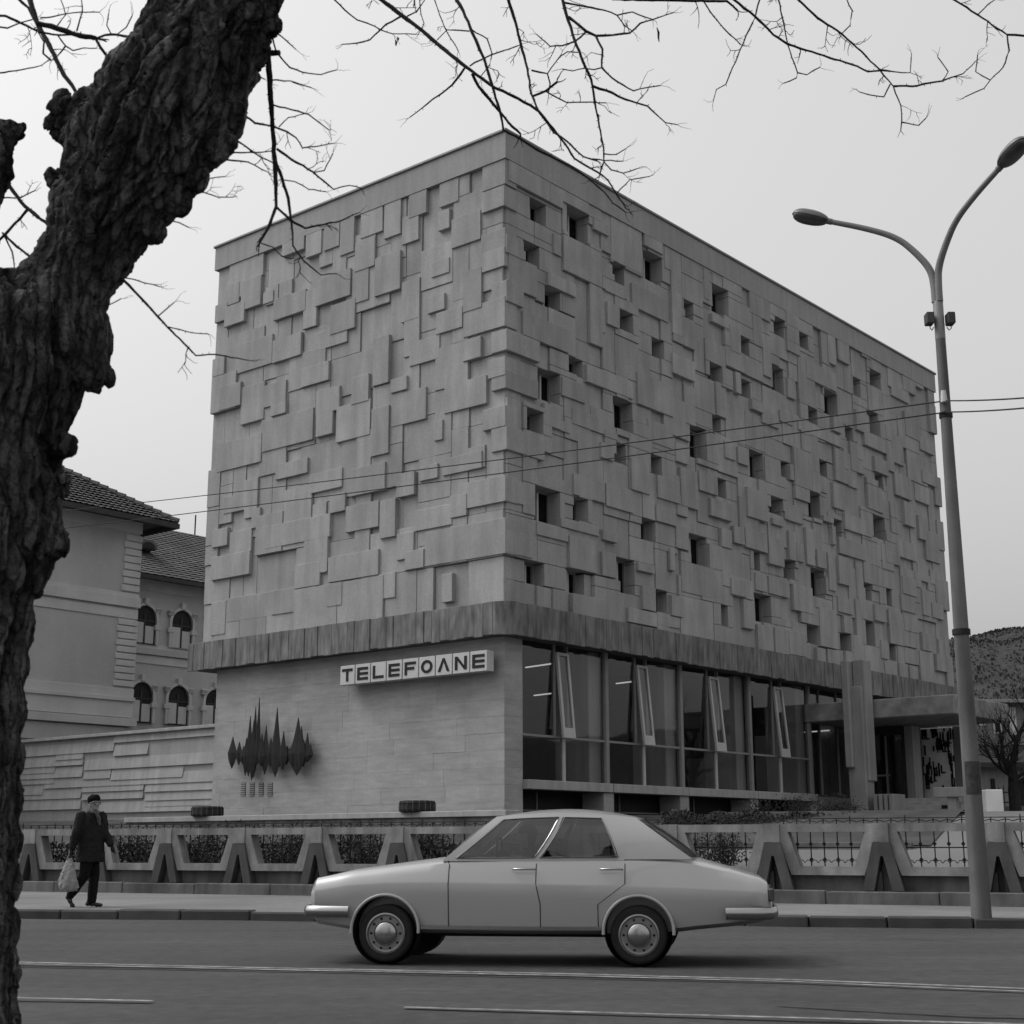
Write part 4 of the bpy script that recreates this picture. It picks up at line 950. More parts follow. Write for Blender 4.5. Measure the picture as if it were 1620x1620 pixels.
# house
HY = 62.0
def hp_(x, y): return aty(x, y, HY)
h0 = hp_(1542, 1110); h1 = hp_(1700, 1110)
hs = thing('house', 'pale weathered house behind the bare tree at the right edge', 'house', (0, HY, 0))
zt = hp_(1560, 1110).z; zl = hp_(1560, 1213).z
MB().box(h0.x-4, .0, 0, h1.x+6, 8, zt).build('wall', 'house_wall', hs)
MB().add([(h0.x-4.5, -.7, zt-.1), (h1.x+6, -.7, zt-.1), (h1.x+6, 4, zt+.5), (h0.x-4.5, 4, zt+.5), (h0.x-4.5, 8.5, zt-.1), (h1.x+6, 8.5, zt-.1)], [(0, 1, 2, 3), (3, 2, 5, 4), (0, 3, 4), (1, 5, 2)]).build('roof', 'roof_dark', hs)
for (x0, y0, x1, y1) in ((1549, 1120, 1556, 1145), (1597, 1122, 1606, 1160), (1572, 1125, 1582, 1158)):
    a, b = hp_(x0, y0), hp_(x1, y1); f = MB().box(a.x-.08, -.06, b.z-.08, b.x+.08, -.004, a.z+.08).build('window', 'relief_white', hs); MB().box(a.x, -.09, b.z, b.x, -.062, a.z).build('pane', 'black_paint' if x0 != 1597 else 'relief_white', f)
# lean-to in front
ln = MB().box(h0.x-4, -5.0, 0, h1.x+6, -.9, zl-.15).build('annex_wall', 'house_wall', hs)
MB().add([(h0.x-4.4, -5.6, zl-.12), (h1.x+6, -5.6, zl-.12), (h1.x+6, -.1, zl+.9), (h0.x-4.4, -.1, zl+.9), (h0.x-4.4, -5.6, zl-.3), (h1.x+6, -5.6, zl-.3)], [(0, 1, 2, 3), (4, 5, 1, 0)]).build('annex_roof', 'roof_dark', hs)
def hq(x, y): return aty(x, y, HY-5.0)
for (x0, y0, x1, y1, nm) in ((1567, 1232, 1575, 1262, 'window'), (1611, 1235, 1628, 1275, 'door')):
    a, b = hq(x0, y0), hq(x1, y1); f = MB().box(a.x, -5.08, b.z, b.x, -5.004, a.z).build(nm, 'black_paint', hs)
# iron garden fence in front of the house
gf = thing('iron_fence', 'thin iron bar fence in front of the pale house', 'fence', (0, 50, 0))
a, b = aty(1580, 1245, 50), aty(1680, 1275, 50); r = MB()
k = 0
while a.x+k*.16 < b.x: r.box(a.x+k*.16-.012, -.012, b.z, a.x+k*.16+.012, .012, a.z+.05*(k % 2)); k += 1
r.build('bars', 'iron', gf); MB().box(a.x, -.02, a.z-.2, b.x, -.0125, a.z-.16).box(a.x, -.02, b.z+.1, b.x, -.0125, b.z+.14).build('rails', 'iron', gf)
MB().box(a.x-.3, -.15, .4, b.x, .15, b.z-.01).build('footing', 'fence_wall', gf)

def grow(mb, p, d, length, r, rr, depth, up=0.0, spread=.6, segs=5):
    pts = [p.copy()]; rs = [r]; q = p.copy(); dd = d.normalized()
    kids = []
    for i in range(segs):
        dd = (dd+Vector((rr.gauss(0, .16), rr.gauss(0, .16), rr.gauss(0, .16)+up))).normalized()
        q = q+dd*length/segs; pts.append(q.copy()); rs.append(max(r*(1-.75*(i+1)/segs), .0012))
        if depth > 0 and i >= 1: kids.append((q.copy(), dd.copy(), rs[-1]))
    mb.tube(pts, rs, 5 if r > .01 else 4)
    if depth > 0:
        for (q, dd, r2) in kids:
            for _ in range(1 if rr.random() < .55 else 2):
                ax_ = Vector((rr.uniform(-1, 1), rr.uniform(-1, 1), rr.uniform(-1, 1))).cross(dd)
                if ax_.length < .1: continue
                nd = (dd+ax_.normalized()*rr.uniform(.6, 1.3)*spread*1.4).normalized()
                grow(mb, q, nd, length*rr.uniform(.4, .62), r2*.75, rr, depth-1, up, spread, max(3, segs-1))
# bare tree before the house
tb = aty(1608, 1290, 46); tr_ = thing('bare_tree', 'bare winter tree in front of the pale house at right', 'tree', (tb.x, 46, 1.3))
trr = random.Random(77); zt = aty(1600, 1205, 46).z-1.3
MB().tube([(0, 0, -.8), (0, 0, .2), (-.02, 0, zt*.6), (.0, 0, zt)], [.24, .2, .17, .13], 8).build('trunk', 'branch_bark', tr_)
cr = MB()
for k in range(9):
    a = 2*pi*k/9+trr.uniform(-.3, .3); grow(cr, Vector((0, 0, zt*trr.uniform(.55, 1))), Vector((cos(a)*.9, sin(a)*.5, .55)), trr.uniform(1.1, 1.6), .07, trr, 3, .12, .6, 6)
grow(cr, Vector((0, 0, zt*.98)), Vector((.1, 0, 1)), 1.9, .09, trr, 3, .05, .6, 6)
cr.build('crown', 'branch_bark', tr_)
# ------------------------------------------------------------------ the big old street tree at the left
ICO = bmesh.new(); bmesh.ops.create_icosphere(ICO, subdivisions=2, radius=1); ICO.verts.index_update()
IV = [v.co.copy() for v in ICO.verts]; IF = [[v.index for v in f.verts] for f in ICO.faces]; ICO.free()
def ball(mb, c, r, sc=(1, 1, 1), M=None):
    c = Vector(c); mb.add([(c+((M @ Vector((p.x*sc[0], p.y*sc[1], p.z*sc[2]))) if M is not None else Vector((p.x*sc[0], p.y*sc[1], p.z*sc[2])))*r) for p in IV], IF)
def chain(mb, pts, rs, step=.35):
    pts = [Vector(p) for p in pts]
    for i in range(len(pts)-1):
        L_ = (pts[i+1]-pts[i]).length; n = max(1, int(L_/(min(rs[i], rs[i+1])*step)))
        for k in range(n+1):
            t = k/n; ball(mb, pts[i].lerp(pts[i+1], t), rs[i]*(1-t)+rs[i+1]*t)
TY = 5.0
tb_ = aty(-150, 1620, TY)
tree = thing('street_tree', 'gnarled old pollarded street tree with bare hanging branches, close at left', 'tree', (tb_.x-.05, TY, .1))
TO = Vector(tree.location)
def tp(x, y, Y=TY): return aty(x, y, Y)-TO
def rp(n, Y=TY): return n*Y/FPX
mb = MB()
P = [(-205, 2150, 212), (-195, 1900, 198), (-182, 1620, 190), (-174, 1400, 190), (-162, 1200, 187), (-142, 1050, 179), (-116, 930, 177), (-85, 840, 185), (-78, 760, 182), (-70, 680, 176), (-45, 610, 178), (-10, 565, 142), (72, 506, 80), (112, 440, 70), (146, 383, 76), (172, 322, 94), (212, 240, 116), (266, 160, 124), (318, 82, 108), (346, 10, 100), (368, -90, 92), (390, -200, 84)]
chain(mb, [tp(x, y) for x, y, r in P], [rp(r) for x, y, r in P], .3)
# left fork and the knobbed limb further left
Q = [(-62, 575, 110), (-50, 492, 54), (-56, 390, 46), (-62, 300, 50), (-60, 180, 46), (-80, 60, 44), (-90, -120, 40)]
chain(mb, [tp(x, y, TY+.15) for x, y, r in Q], [rp(r) for x, y, r in Q], .3)
Q = [(-58, 330, 42), (-30, 285, 46), (-14, 250, 44), (-8, 225, 40), (10, 213, 27), (28, 209, 20)]
chain(mb, [tp(x, y, TY+.1) for x, y, r in Q], [rp(r) for x, y, r in Q], .3)
# stubs and burls
for (x, y, r) in ((140, 588, 26), (158, 600, 17), (112, 560, 40), (135, 530, 22), (98, 765, 22), (105, 705, 20), (116, 712, 10), (85, 860, 26), (360, 228, 14), (340, 240, 22), (375, 175, 18), (385, 120, 20), (100, 168, 26), (80, 200, 18), (150, 155, 22), (185, 122, 20), (238, 30, 16), (405, 75, 26), (425, 40, 22), (305, 275, 26), (235, 365, 24), (172, 430, 20), (86, 280, 16), (275, 320, 22)):
    ball(mb, tp(x, y, TY-.02), rp(r))
    cx, cy, cr_ = min(P, key=lambda q: (q[0]-x)**2+(q[1]-y)**2); k_ = .45
    chain(mb, [tp(x+(cx-x)*k_, y+(cy-y)*k_), tp(x, y, TY-.02)], [rp(r*2.0), rp(r)], .3)
for (a, b, r) in (((395, 60), (440, -40), 24), ((240, 60), (255, -60), 24)):
    chain(mb, [tp(*a), tp(*b)], [rp(r), rp(r*.8)], .4)
tm = remeshed(mb, .0115, 2)
tm.calc_loop_triangles() if False else None
nv_ = [v.normal.copy() for v in tm.vertices]
for v, n in zip(tm.vertices, nv_):
    p = v.co
    big = noise.fractal(p*3.2, 1.0, 2.0, 3)*.030*min(1, max(.25, (p.z-1.6)/1.2))
    mix_ = min(1, max(0, (p.z-2.75)/.5))
    qa = Vector((p.x*11, p.y*11, p.z*.9)); qb = Vector(((.85*p.x-.52*p.z)*11+20, p.y*11, (.52*p.x+.85*p.z)*1.9))
    wob = Vector((noise.noise(p*3), noise.noise(p*3+Vector((5, 0, 0))), 0))*.9
    r1 = abs(noise.noise(qa+wob))*(1-mix_)+abs(noise.noise(qb+wob))*mix_; r2 = abs(noise.noise(qa*2.7+wob))*(1-mix_)+abs(noise.noise(qb*2.7+wob))*mix_
    rid = (max(0, 1-r1*4.5))**1.5*.042+(max(0, 1-r2*4))*.020
    fn = noise.noise(p*30)*.005+noise.noise(p*70)*.005
    v.co = p+n*(big+.012-rid+fn)
tm.materials.append(MATS['bark']); tm.shade_smooth()
link('trunk', tm, tree)
def zP(x, y): return (500+x/5.0625, y/5.0625)
def zQ(x, y): return (780+x/4.765, y/4.765)
def zR(x, y): return (1080+x/3, y/3)
def zH(x, y): return (350+x/4.05, 60+y/4.05)
def zV(x, y): return (x/2.613, y/2.613)
def zW(x, y): return (x/6.75, y/6.75)
BRS = [  # transform, path, start radius px, end radius px, depth, twig density
 (zP, '525 0,690 125,850 245,1000 375,1200 535,1410 690,1620 790,1715 842,1785 893,1868 994,1995 1153,2070 1270,2250 1376,2335 1440,2400 1545,2483 1670', 4.3, 1.0, 7.0, 1),
 (zP, '1125 0,1180 90,1250 260,1350 480,1410 680,1470 880,1500 1040,1640 1115,1767 1200,1927 1275,2054 1338,2160 1413,2300 1530,2375 1625,2480 1700', 3.4, .9, 6.8, 1),
 (zP, '1250 590,1300 690,1450 870,1540 980,1640 1075', 2.4, 1.6, 7.0, .6),
 (zQ, '115 0,170 170,220 380,260 520,285 700,350 850,460 1000,550 1060,680 1180,790 1215', 3.3, 1.0, 7.4, 1),
 (zQ, '525 0,550 100,600 260,680 470,740 600,765 760,800 950,835 1130,835 1220,890 1280,980 1305,1090 1270', 3.8, .8, 7.2, 1),
 (zQ, '570 130,700 235,775 270,900 265,1030 250,1110 175,1240 135,1360 95', 2.2, .7, 7.1, 1), (zQ, '775 270,825 370,820 510,900 590,980 640,1060 685,1160 660,1260 645', 1.7, .7, 7.0, 1.2),
 (zQ, '755 650,900 700,1000 750,1165 800,1250 880,1300 925,1390 940', 2.0, .7, 7.1, 1.2), (zQ, '540 20,700 50,830 75,935 115,1050 90,1200 145', 1.6, .8, 7.3, 1.2), (zQ, '935 115,990 190,1050 235', 1.1, .7, 7.3, .5),
 (zQ, '300 725,400 685,480 620', 2.0, 1.8, 7.3, 1.2), (zQ, '290 530,410 555,430 630,420 690', 1.4, 1.0, 7.4, 1), (zQ, '700 240,620 310,520 345,430 350,330 260', 1.4, .6, 7.1, 1), (zQ, '410 555,500 430,560 390,640 395', 1.0, .6, 7.2, .8),
 (zQ, '400 690,500 745,560 775,700 770,850 775', 1.1, .5, 7.3, .6), (zQ, '820 510,760 525,690 515,600 535,520 520', 1.0, .5, 7.0, .8), (zQ, '930 1460,1030 1355,1180 1330', 1.0, .5, 7.0, .4), (zQ, '840 1160,930 1165,1000 1120', 1.0, .5, 7.2, .6), (zQ, '690 1185,840 1210,980 1215', 1.0, .5, 7.2, .6), (zQ, '835 1220,800 1330,770 1350', 1.0, .6, 7.2, .3),
 (zP, '150 0,230 80,330 160,410 185,520 240,610 270,720 270,800 275', 2.0, .6, 6.6, 1.2), (zP, '690 125,560 195,510 245,430 320,330 345,210 355', 1.6, .6, 6.9, 1), (zP, '1190 545,1090 680,1030 730,940 790,850 865,750 940', 1.7, .6, 7.0, 1), (zP, '1230 530,1320 480,1400 440,1540 395,1620 365', 1.3, .9, 7.1, .6),
 (zP, '1230 250,1050 240,970 320', 1.1, .6, 6.8, .7), (zP, '950 0,990 120,1050 260,1140 410', .9, .5, 6.7, .3), (zP, '1250 240,1370 310,1410 430,1390 520,1320 610', 1.1, .8, 6.8, .6), (zP, '800 100,850 30,870 0', 1.0, .6, 6.9, .8), (zP, '730 130,800 95,790 0', 1.2, .6, 6.9, .8), (zP, '830 0,840 110,865 190,840 240', 1.0, .6, 6.9, .5), (zP, '860 865,970 380,940 435,780 355', .01, .01, 7.0, 0),
 (zR, '245 0,340 75,430 165,500 210,640 255,800 305,880 340,935 335', 2.6, 1.3, 8.0, 1), (zR, '550 0,640 85,760 165,850 245,935 330,1000 410,1035 500,1040 570,1035 620', 2.9, .8, 8.1, 1), (zR, '1000 410,1090 410,1230 385,1330 350,1390 290', 1.6, .6, 8.0, 1.3),
 (zR, '365 0,345 80,300 170,260 270,225 350,205 400,160 425,148 470', 2.0, .6, 7.9, 1), (zR, '95 0,130 55,200 140,275 212', 1.5, .9, 7.9, .5), (zR, '455 0,480 110,500 215,530 300,545 345,540 370,480 395', 2.0, .6, 8.0, 1.2), (zR, '-120 0,0 3,210 5,260 50', 3.2, 1.6, 8.2, .6),
 (zR, '1290 0,1400 70,1540 165,1550 240,1520 320,1460 380,1430 420,1340 460', 2.5, .7, 8.3, 1), (zR, '1540 165,1620 170,1700 165', 1.9, 1.2, 8.3, .6), (zR, '780 0,805 50,795 120,765 150', 1.1, .8, 8.1, 1), (zR, '1040 580,1120 595,1155 560', 1.0, .5, 8.1, 1), (zR, '985 400,955 460,885 450,835 435', 1.1, .5, 8.1, 1.4), (zR, '545 345,590 355,650 320', .9, .5, 8.0, 1), (zR, '935 330,1000 340,1080 345,1085 270', 1.1, .5, 8.0, 1.6), (zR, '1400 70,1450 20,1480 0', .9, .6, 8.3, .6), (zR, '1460 380,1390 340,1400 260', .9, .5, 8.3, 1), (zR, '1230 385,1260 340,1210 270', .9, .5, 8.0, 1),
 (zH, '300 60,300 130,315 350,330 600,345 800,350 950,352 1080,300 1220,245 1310', 4.6, 2.0, 5.2, .8), (zH, '345 780,390 900,430 1030,450 1180,460 1330,530 1430,640 1520,740 1510', 2.5, .7, 5.2, .8), (zH, '355 1085,440 1165,540 1220,660 1195,770 1170,880 1120', 1.9, .6, 5.2, .8), (zH, '355 710,450 780,590 860,720 970,820 945,900 965', 1.9, .7, 5.3, .6),
 (zH, '150 500,215 545,300 560,420 600,480 640,520 705,640 690,725 675', 1.7, .6, 5.2, .8), (zH, '10 600,150 690,225 745,330 800', 1.6, .9, 5.2, .8), (zH, '30 780,170 795,300 860', 1.3, .6, 5.2, .8), (zH, '50 735,220 735,320 725', 1.3, .8, 5.2, 1), (zH, '370 110,440 190,520 220,640 235,740 205', 1.3, .6, 5.2, 1), (zH, '335 430,450 460,560 490,690 590', 1.3, .8, 5.3, .8), (zH, '320 270,440 275,580 320', 1.1, .6, 5.3, 1), (zH, '180 210,280 265', 1.0, .8, 5.2, .5), (zH, '600 860,660 850,715 740', .9, .6, 5.3, .5), (zH, '370 570,430 510,540 485', .9, .6, 5.3, .5), (zH, '290 95,330 97,372 95', 4.4, 3.6, 5.15, 0), (zH, '245 1310,330 1340,390 1400,450 1415', .9, .5, 5.2, .5), (zH, '400 910,470 920,560 970,670 985', .9, .5, 5.2, .4), (zH, '330 0,350 80', 1.2, 1.2, 5.2, 0), (zH, '340 -40,420 20,480 75', 1.2, .5, 5.1, .8),
 (zV, '495 1140,590 1240,690 1350,810 1470,890 1465,1030 1490', 1.9, .6, 5.1, .9), (zV, '690 1350,790 1375,860 1380', .9, .5, 5.1, .6), (zV, '650 1310,720 1250', .8, .5, 5.1, .5), (zV, '385 1262,440 1265,500 1235', .9, .5, 5.0, 1), (zV, '760 770,850 740,930 730', .8, .5, 5.0, 1), (zV, '760 770,900 815,965 815', .8, .5, 5.0, 1), (zV, '690 910,740 920,780 940', .7, .5, 5.0, 1), (zV, '500 1145,570 1160,660 1185', .8, .5, 5.1, 1),
 (zW, '320 -40,320 0,380 200,440 330,520 470,600 640,680 800,770 910,860 1060', 4.6, 2.8, 5.3, .9), (zW, '400 250,550 280,700 330,850 380,1030 410', 3.6, 3.2, 5.3, 1), (zW, '1030 410,1120 375,1250 370,1400 395,1540 440', 1.9, 1.6, 5.3, .5), (zW, '1030 430,1120 570,1260 770', 2.1, 1.6, 5.3, .2), (zW, '-60 165,60 170,230 250,420 340,640 375,760 370', 1.9, 1.2, 5.4, .8), (zW, '190 -20,300 80,390 250', 2.2, 1.8, 5.4, .5), (zW, '540 640,460 570,470 450,400 330', 1.6, .8, 5.4, 1.2), (zW, '700 490,620 590,560 640', 1.2, .8, 5.4, .8), (zW, '620 380,700 490,780 540,900 510,1030 515', 1.1, .5, 5.4, .5), (zW, '-20 780,230 745,440 700,520 640', 1.2, .6, 5.5, 1), (zW, '430 190,560 180,690 150,850 130,1060 130', 1.2, .6, 5.5, 1), (zW, '820 330,880 130,870 0', 1.1, .6, 5.5, .6), (zW, '600 290,700 160,650 0', 1.0, .6, 5.5, .6), (zW, '1190 370,1140 270,1160 140', .9, .5, 5.4, .4), (zW, '1260 360,1350 290,1410 170', .9, .5, 5.4, .4), (zW, '-40 280,80 300,230 240,340 210', 1.4, 1.0, 5.5, .8),
 (zV, '40 770,100 850,160 900', 3.0, 2.6, 5.1, .5), (zV, '115 865,30 960,0 990', 2.2, 2.0, 5.2, .5), (zV, '20 970,70 1020,150 1080', 1.8, 1.4, 5.2, .5), (zV, '0 820,90 815,140 790', 1.2, .8, 5.2, .6), (zV, '10 960,50 1040,60 1110', 1.3, .8, 5.2, .8),
]
br_ = random.Random(99)
def twig(mb, p, d, ln, r, lvl):
    n = 4; pts = [p.copy()]; rs = [r]; dd = d.copy(); kids = []
    for i in range(n):
        dd = (dd+CR*br_.gauss(0, .30)+CU*br_.gauss(0, .30)+_f*br_.gauss(0, .22)).normalized(); p = p+dd*ln/n; pts.append(p.copy()); rs.append(r*(1-.55*(i+1)/n)); kids.append((p.copy(), dd.copy()))
    mb.tube(pts, rs, 4)
    if lvl:
        for (q, e) in kids[:3]:
            if br_.random() < .65:
                s = br_.choice((-1, 1)); a = s*br_.uniform(.5, 1.1); x, y = e.dot(CR), e.dot(CU)
                nd = (CR*(x*cos(a)-y*sin(a))+CU*(x*sin(a)+y*cos(a))+_f*br_.gauss(0, .3)).normalized(); twig(mb, q, nd, ln*br_.uniform(.4, .65), r*.75, lvl-1)
for fn, path, r0, r1, Y, dens in BRS:
    if r0 < .1: continue
    pp = [tuple(map(float, e.split())) for e in path.split(',')]; xy = [fn(*e) for e in pp]
    if xy[0][1] <= .8 and xy[0][0] > 460:     # grows down from the limb above the frame
        dx, dy = xy[0][0]-xy[1][0], xy[0][1]-xy[1][1]; s_ = 70/max(1, math.hypot(dx, dy)); xy = [(xy[0][0]+dx*s_*2.2, xy[0][1]-230), (xy[0][0]+dx*s_, xy[0][1]+dy*s_)]+xy
    # subdivide with slight kinks
    pts = []; 
    for i in range(len(xy)-1):
        L_ = math.hypot(xy[i+1][0]-xy[i][0], xy[i+1][1]-xy[i][1]); n = max(1, int(L_/9))
        for k in range(n):
            t = k/n; w_ = .9*sin(pi*t); pts.append((xy[i][0]*(1-t)+xy[i+1][0]*t+br_.uniform(-w_, w_), xy[i][1]*(1-t)+xy[i+1][1]*t+br_.uniform(-w_, w_)))
    pts.append(xy[-1]); N = len(pts); ph = br_.uniform(0, 6)
    P3 = [tp(x, y, Y+.12*sin(ph+i*.12)) for i, (x, y) in enumerate(pts)]; rs = [rp((max(r0, .9)+(max(r1, .75)-max(r0, .9))*i/(N-1))*1.22*br_.uniform(.9, 1.15), Y) for i in range(N)]
    b = MB(); b.tube(P3, rs, 6); bo = b.build('branch', 'branch_bark', tree, smooth=60)
    tw = MB(); cnt = 0
    for i in range(2, N-1):
        x, y = pts[i]
        if not (-40 < x < 1660 and -60 < y): continue
        t = (P3[i+1]-P3[i-1]).normalized()
        # small buds / spurs give the bark outline its roughness
        if br_.random() < .55:
            s = br_.choice((-1, 1)); a = s*br_.uniform(.8, 1.5); ex_, ey_ = t.dot(CR), t.dot(CU)
            nd = (CR*(ex_*cos(a)-ey_*sin(a))+CU*(ex_*sin(a)+ey_*cos(a))).normalized(); L_ = rs[i]+rp(br_.uniform(1.0, 3.2), Y); tw.tube([P3[i], P3[i]+nd*L_], [rs[i]*.5, rp(.5, Y)], 4); cnt += 1
        if br_.random() < .17*dens:
            s = br_.choice((-1, 1)); a = s*br_.uniform(.5, 1.2); ex_, ey_ = t.dot(CR), t.dot(CU)
            nd = (CR*(ex_*cos(a)-ey_*sin(a))+CU*(ex_*sin(a)+ey_*cos(a))+_f*br_.gauss(0, .3)).normalized()
            twig(tw, P3[i], nd, rp(br_.uniform(18, 52), Y), min(rs[i]*.65, rp(1.0, Y)), 1 if br_.random() < .8 else 2); cnt += 1
    if dens > 0:
        for _ in range(2):
            t = (P3[-1]-P3[-2]).normalized(); a = br_.uniform(-.6, .6); ex_, ey_ = t.dot(CR), t.dot(CU)
            twig(tw, P3[-1], (CR*(ex_*cos(a)-ey_*sin(a))+CU*(ex_*sin(a)+ey_*cos(a))).normalized(), rp(br_.uniform(14, 30), Y), rp(max(.5, r1*.8), Y), 0)
    if tw.v: tw.build('twigs', 'branch_bark', bo)['kind'] = 'stuff'
# the limb above the frame that carries the hanging branches
lm = [(372, -120, 5.0, 90), (480, -230, 5.6, 70), (700, -250, 6.6, 50), (950, -250, 7.2, 42), (1250, -250, 7.9, 36), (1600, -240, 8.3, 26), (1800, -220, 8.5, 16)]
MB().tube([tp(x, y, Y) for x, y, Y, r in lm], [rp(r, Y) for x, y, Y, r in lm], 14).build('limb', 'bark', tree, smooth=60)
# a few dry seed pods
for (x, y, l) in ((626, 68, 11), (1041, 55, 26), (629, 62, 8)):
    c = tp(x, y, 7.0); d = (CU*-1+CR*.15)*rp(l, 7.0)*.5
    MB().tube([c-d, c-d*.3+CR*rp(1.5, 7), c+d*.4, c+d], [rp(.7, 7), rp(2.2, 7), rp(1.8, 7), rp(.6, 7)], 6).build('seed_pod', 'branch_bark', tree)

# ------------------------------------------------------------------ the passing saloon car
fwp = atz(603, 1524, 0); rwp = atz(1003, 1529, 0)
hd_ = (fwp-rwp).normalized(); mid = (fwp+rwp)/2
hd_ = Vector((-cos(radians(8.5)), sin(radians(8.5)), 0)); side = Vector((-hd_.y, hd_.x, 0))    # side: left of travel, towards the camera
car_c = mid-side*.68-hd_*.06
car = thing('car', 'pale four-door saloon car driving left along the street', 'car', (car_c.x, car_c.y, .015), atan2(hd_.y, hd_.x))
# local: +x forward, +y left (towards the camera), z up
ST = [(2.00, .64, .44, .60, .655, .66), (1.985, .71, .40, .64, .735, .745), (1.94, .755, .35, .665, .785, .80), (1.60, .79, .30, .72, .845, .875), (1.22, .802, .28, .745, .885, .925), (.80, .81, .27, .752, .93, .98), (.62, .815, .27, .752, .95, .985), (.0, .82, .265, .742, .965, .97), (-.8, .82, .27, .728, .968, .972), (-1.22, .815, .28, .718, .967, .975), (-1.6, .806, .30, .706, .955, .985), (-1.76, .798, .32, .700, .935, .985), (-2.08, .780, .35, .686, .862, .895), (-2.36, .752, .39, .668, .785, .808), (-2.43, .725, .42, .652, .745, .76), (-2.455, .68, .45, .62, .69, .70)]
def sect(x, w_, zb, zc, zt, zm):
    h = [(0, zb), (w_*.80, zb), (w_*.925, zb+.04), (w_*.96, zb+.13), (w_*.985, zc-.13), (w_, zc-.010), (w_*.992, zc+.008), (w_*.955, zc+(zt-zc)*.5), (w_*.905, zt-.020), (w_*.865, zt), (w_*.5, zm-.006), (0, zm)]
    return h
# resample stations finely so that the wheel arches cut cleanly
xs = []; 
for i in range(len(ST)-1):
    n = max(1, int(abs(ST[i][0]-ST[i+1][0])/.09))
    for k in range(n):
        t = k/n; xs.append(tuple(a*(1-t)+b*t for a, b in zip(ST[i], ST[i+1])))
xs.append(ST[-1])
vs = []; fs = []; NP = None
for s in xs:
    h = sect(*s); ring = [(s[0], y, z) for y, z in h]+[(s[0], -y, z) for y, z in h[-2:0:-1]]
    NP = len(ring); vs += ring
for i in range(len(xs)-1):
    for k in range(NP): fs.append((i*NP+k, i*NP+(k+1) % NP, (i+1)*NP+(k+1) % NP, (i+1)*NP+k))
fs += [tuple(range(NP)), tuple(reversed(range((len(xs)-1)*NP, len(xs)*NP)))]
hull = MB().add(vs, fs).mesh('hull', 'car_paint')
ho = bpy.data.objects.new('hull', hull); COL.objects.link(ho); cutters = []
for x in (1.22, -1.22):
    for s in (1, -1):
        M = Matrix.Translation((x, s*.75, .30)) @ Matrix.Rotation(pi/2, 4, 'X')
        cm = MB().lathe([(.325, -.20), (.325, .20)], 40, M).mesh('cut', None); co = bpy.data.objects.new('cut', cm); COL.objects.link(co); cutters.append(co)
        # remove what hangs below the arch
        md = ho.modifiers.new('b', 'BOOLEAN'); md.operation = 'DIFFERENCE'; md.object = co; md.solver = 'EXACT'
dg = bpy.context.evaluated_depsgraph_get(); bme = bpy.data.meshes.new_from_object(ho.evaluated_get(dg), depsgraph=dg)
bpy.data.objects.remove(ho, do_unlink=True)
for co in cutters: bpy.data.objects.remove(co, do_unlink=True)
bme.materials.clear(); bme.materials.append(MATS['car_paint']); smooth_mesh(bme, 28)
body = link('body', bme, car)
for x in (1.22, -1.22):
    for s in (1, -1):
        # arch lip and dark liner
        pts = [(x+.332*cos(a), s*.800, .30+.332*sin(a)) for a in [radians(-4+188*k/24) for k in range(25)]]
        MB().tube(pts, .016, 8).build('arch_lip', 'car_paint', body, smooth=60)
        MB().lathe([(.322, -.0), (.322, .24), (.01, .2401)], 32, Matrix.Translation((x, s*.79, .30)) @ Matrix.Rotation(s*pi/2, 4, 'X'), cap=False).build('arch_liner', 'car_dark', body, smooth=60)
        wh = MB().lathe([(.185, -.07), (.235, -.08), (.260, -.07), (.270, -.05), (.272, 0), (.270, .05), (.260, .07), (.235, .08), (.185, .07)], 40, Matrix.Translation((x, s*.695, .271)) @ Matrix.Rotation(-s*pi/2, 4, 'X'), cap=False).build('tyre', 'tyre', car, smooth=50)
        Mw = Matrix.Translation((x, s*.695, .271)) @ Matrix.Rotation(-s*pi/2, 4, 'X')
        MB().lathe([(.192, .06), (.192, .078), (.178, .082), (.170, .062), (.10, .05), (.02, .05)], 40, Mw).build('rim', 'hubcap', wh, smooth=30)
        MB().lathe([(.115, .045), (.112, .080), (.095, .096), (.055, .106), (.0, .108)], 32, Mw).build('hubcap', 'chrome', wh, smooth=60)
        for k in range(10):
            a = 2*pi*k/10; MB().lathe([(.013, .058), (.013, .0655), (.002, .066)], 8, Mw @ Matrix.Translation((.143*cos(a), .143*sin(a), 0))).build('vent_hole', 'car_dark', wh)
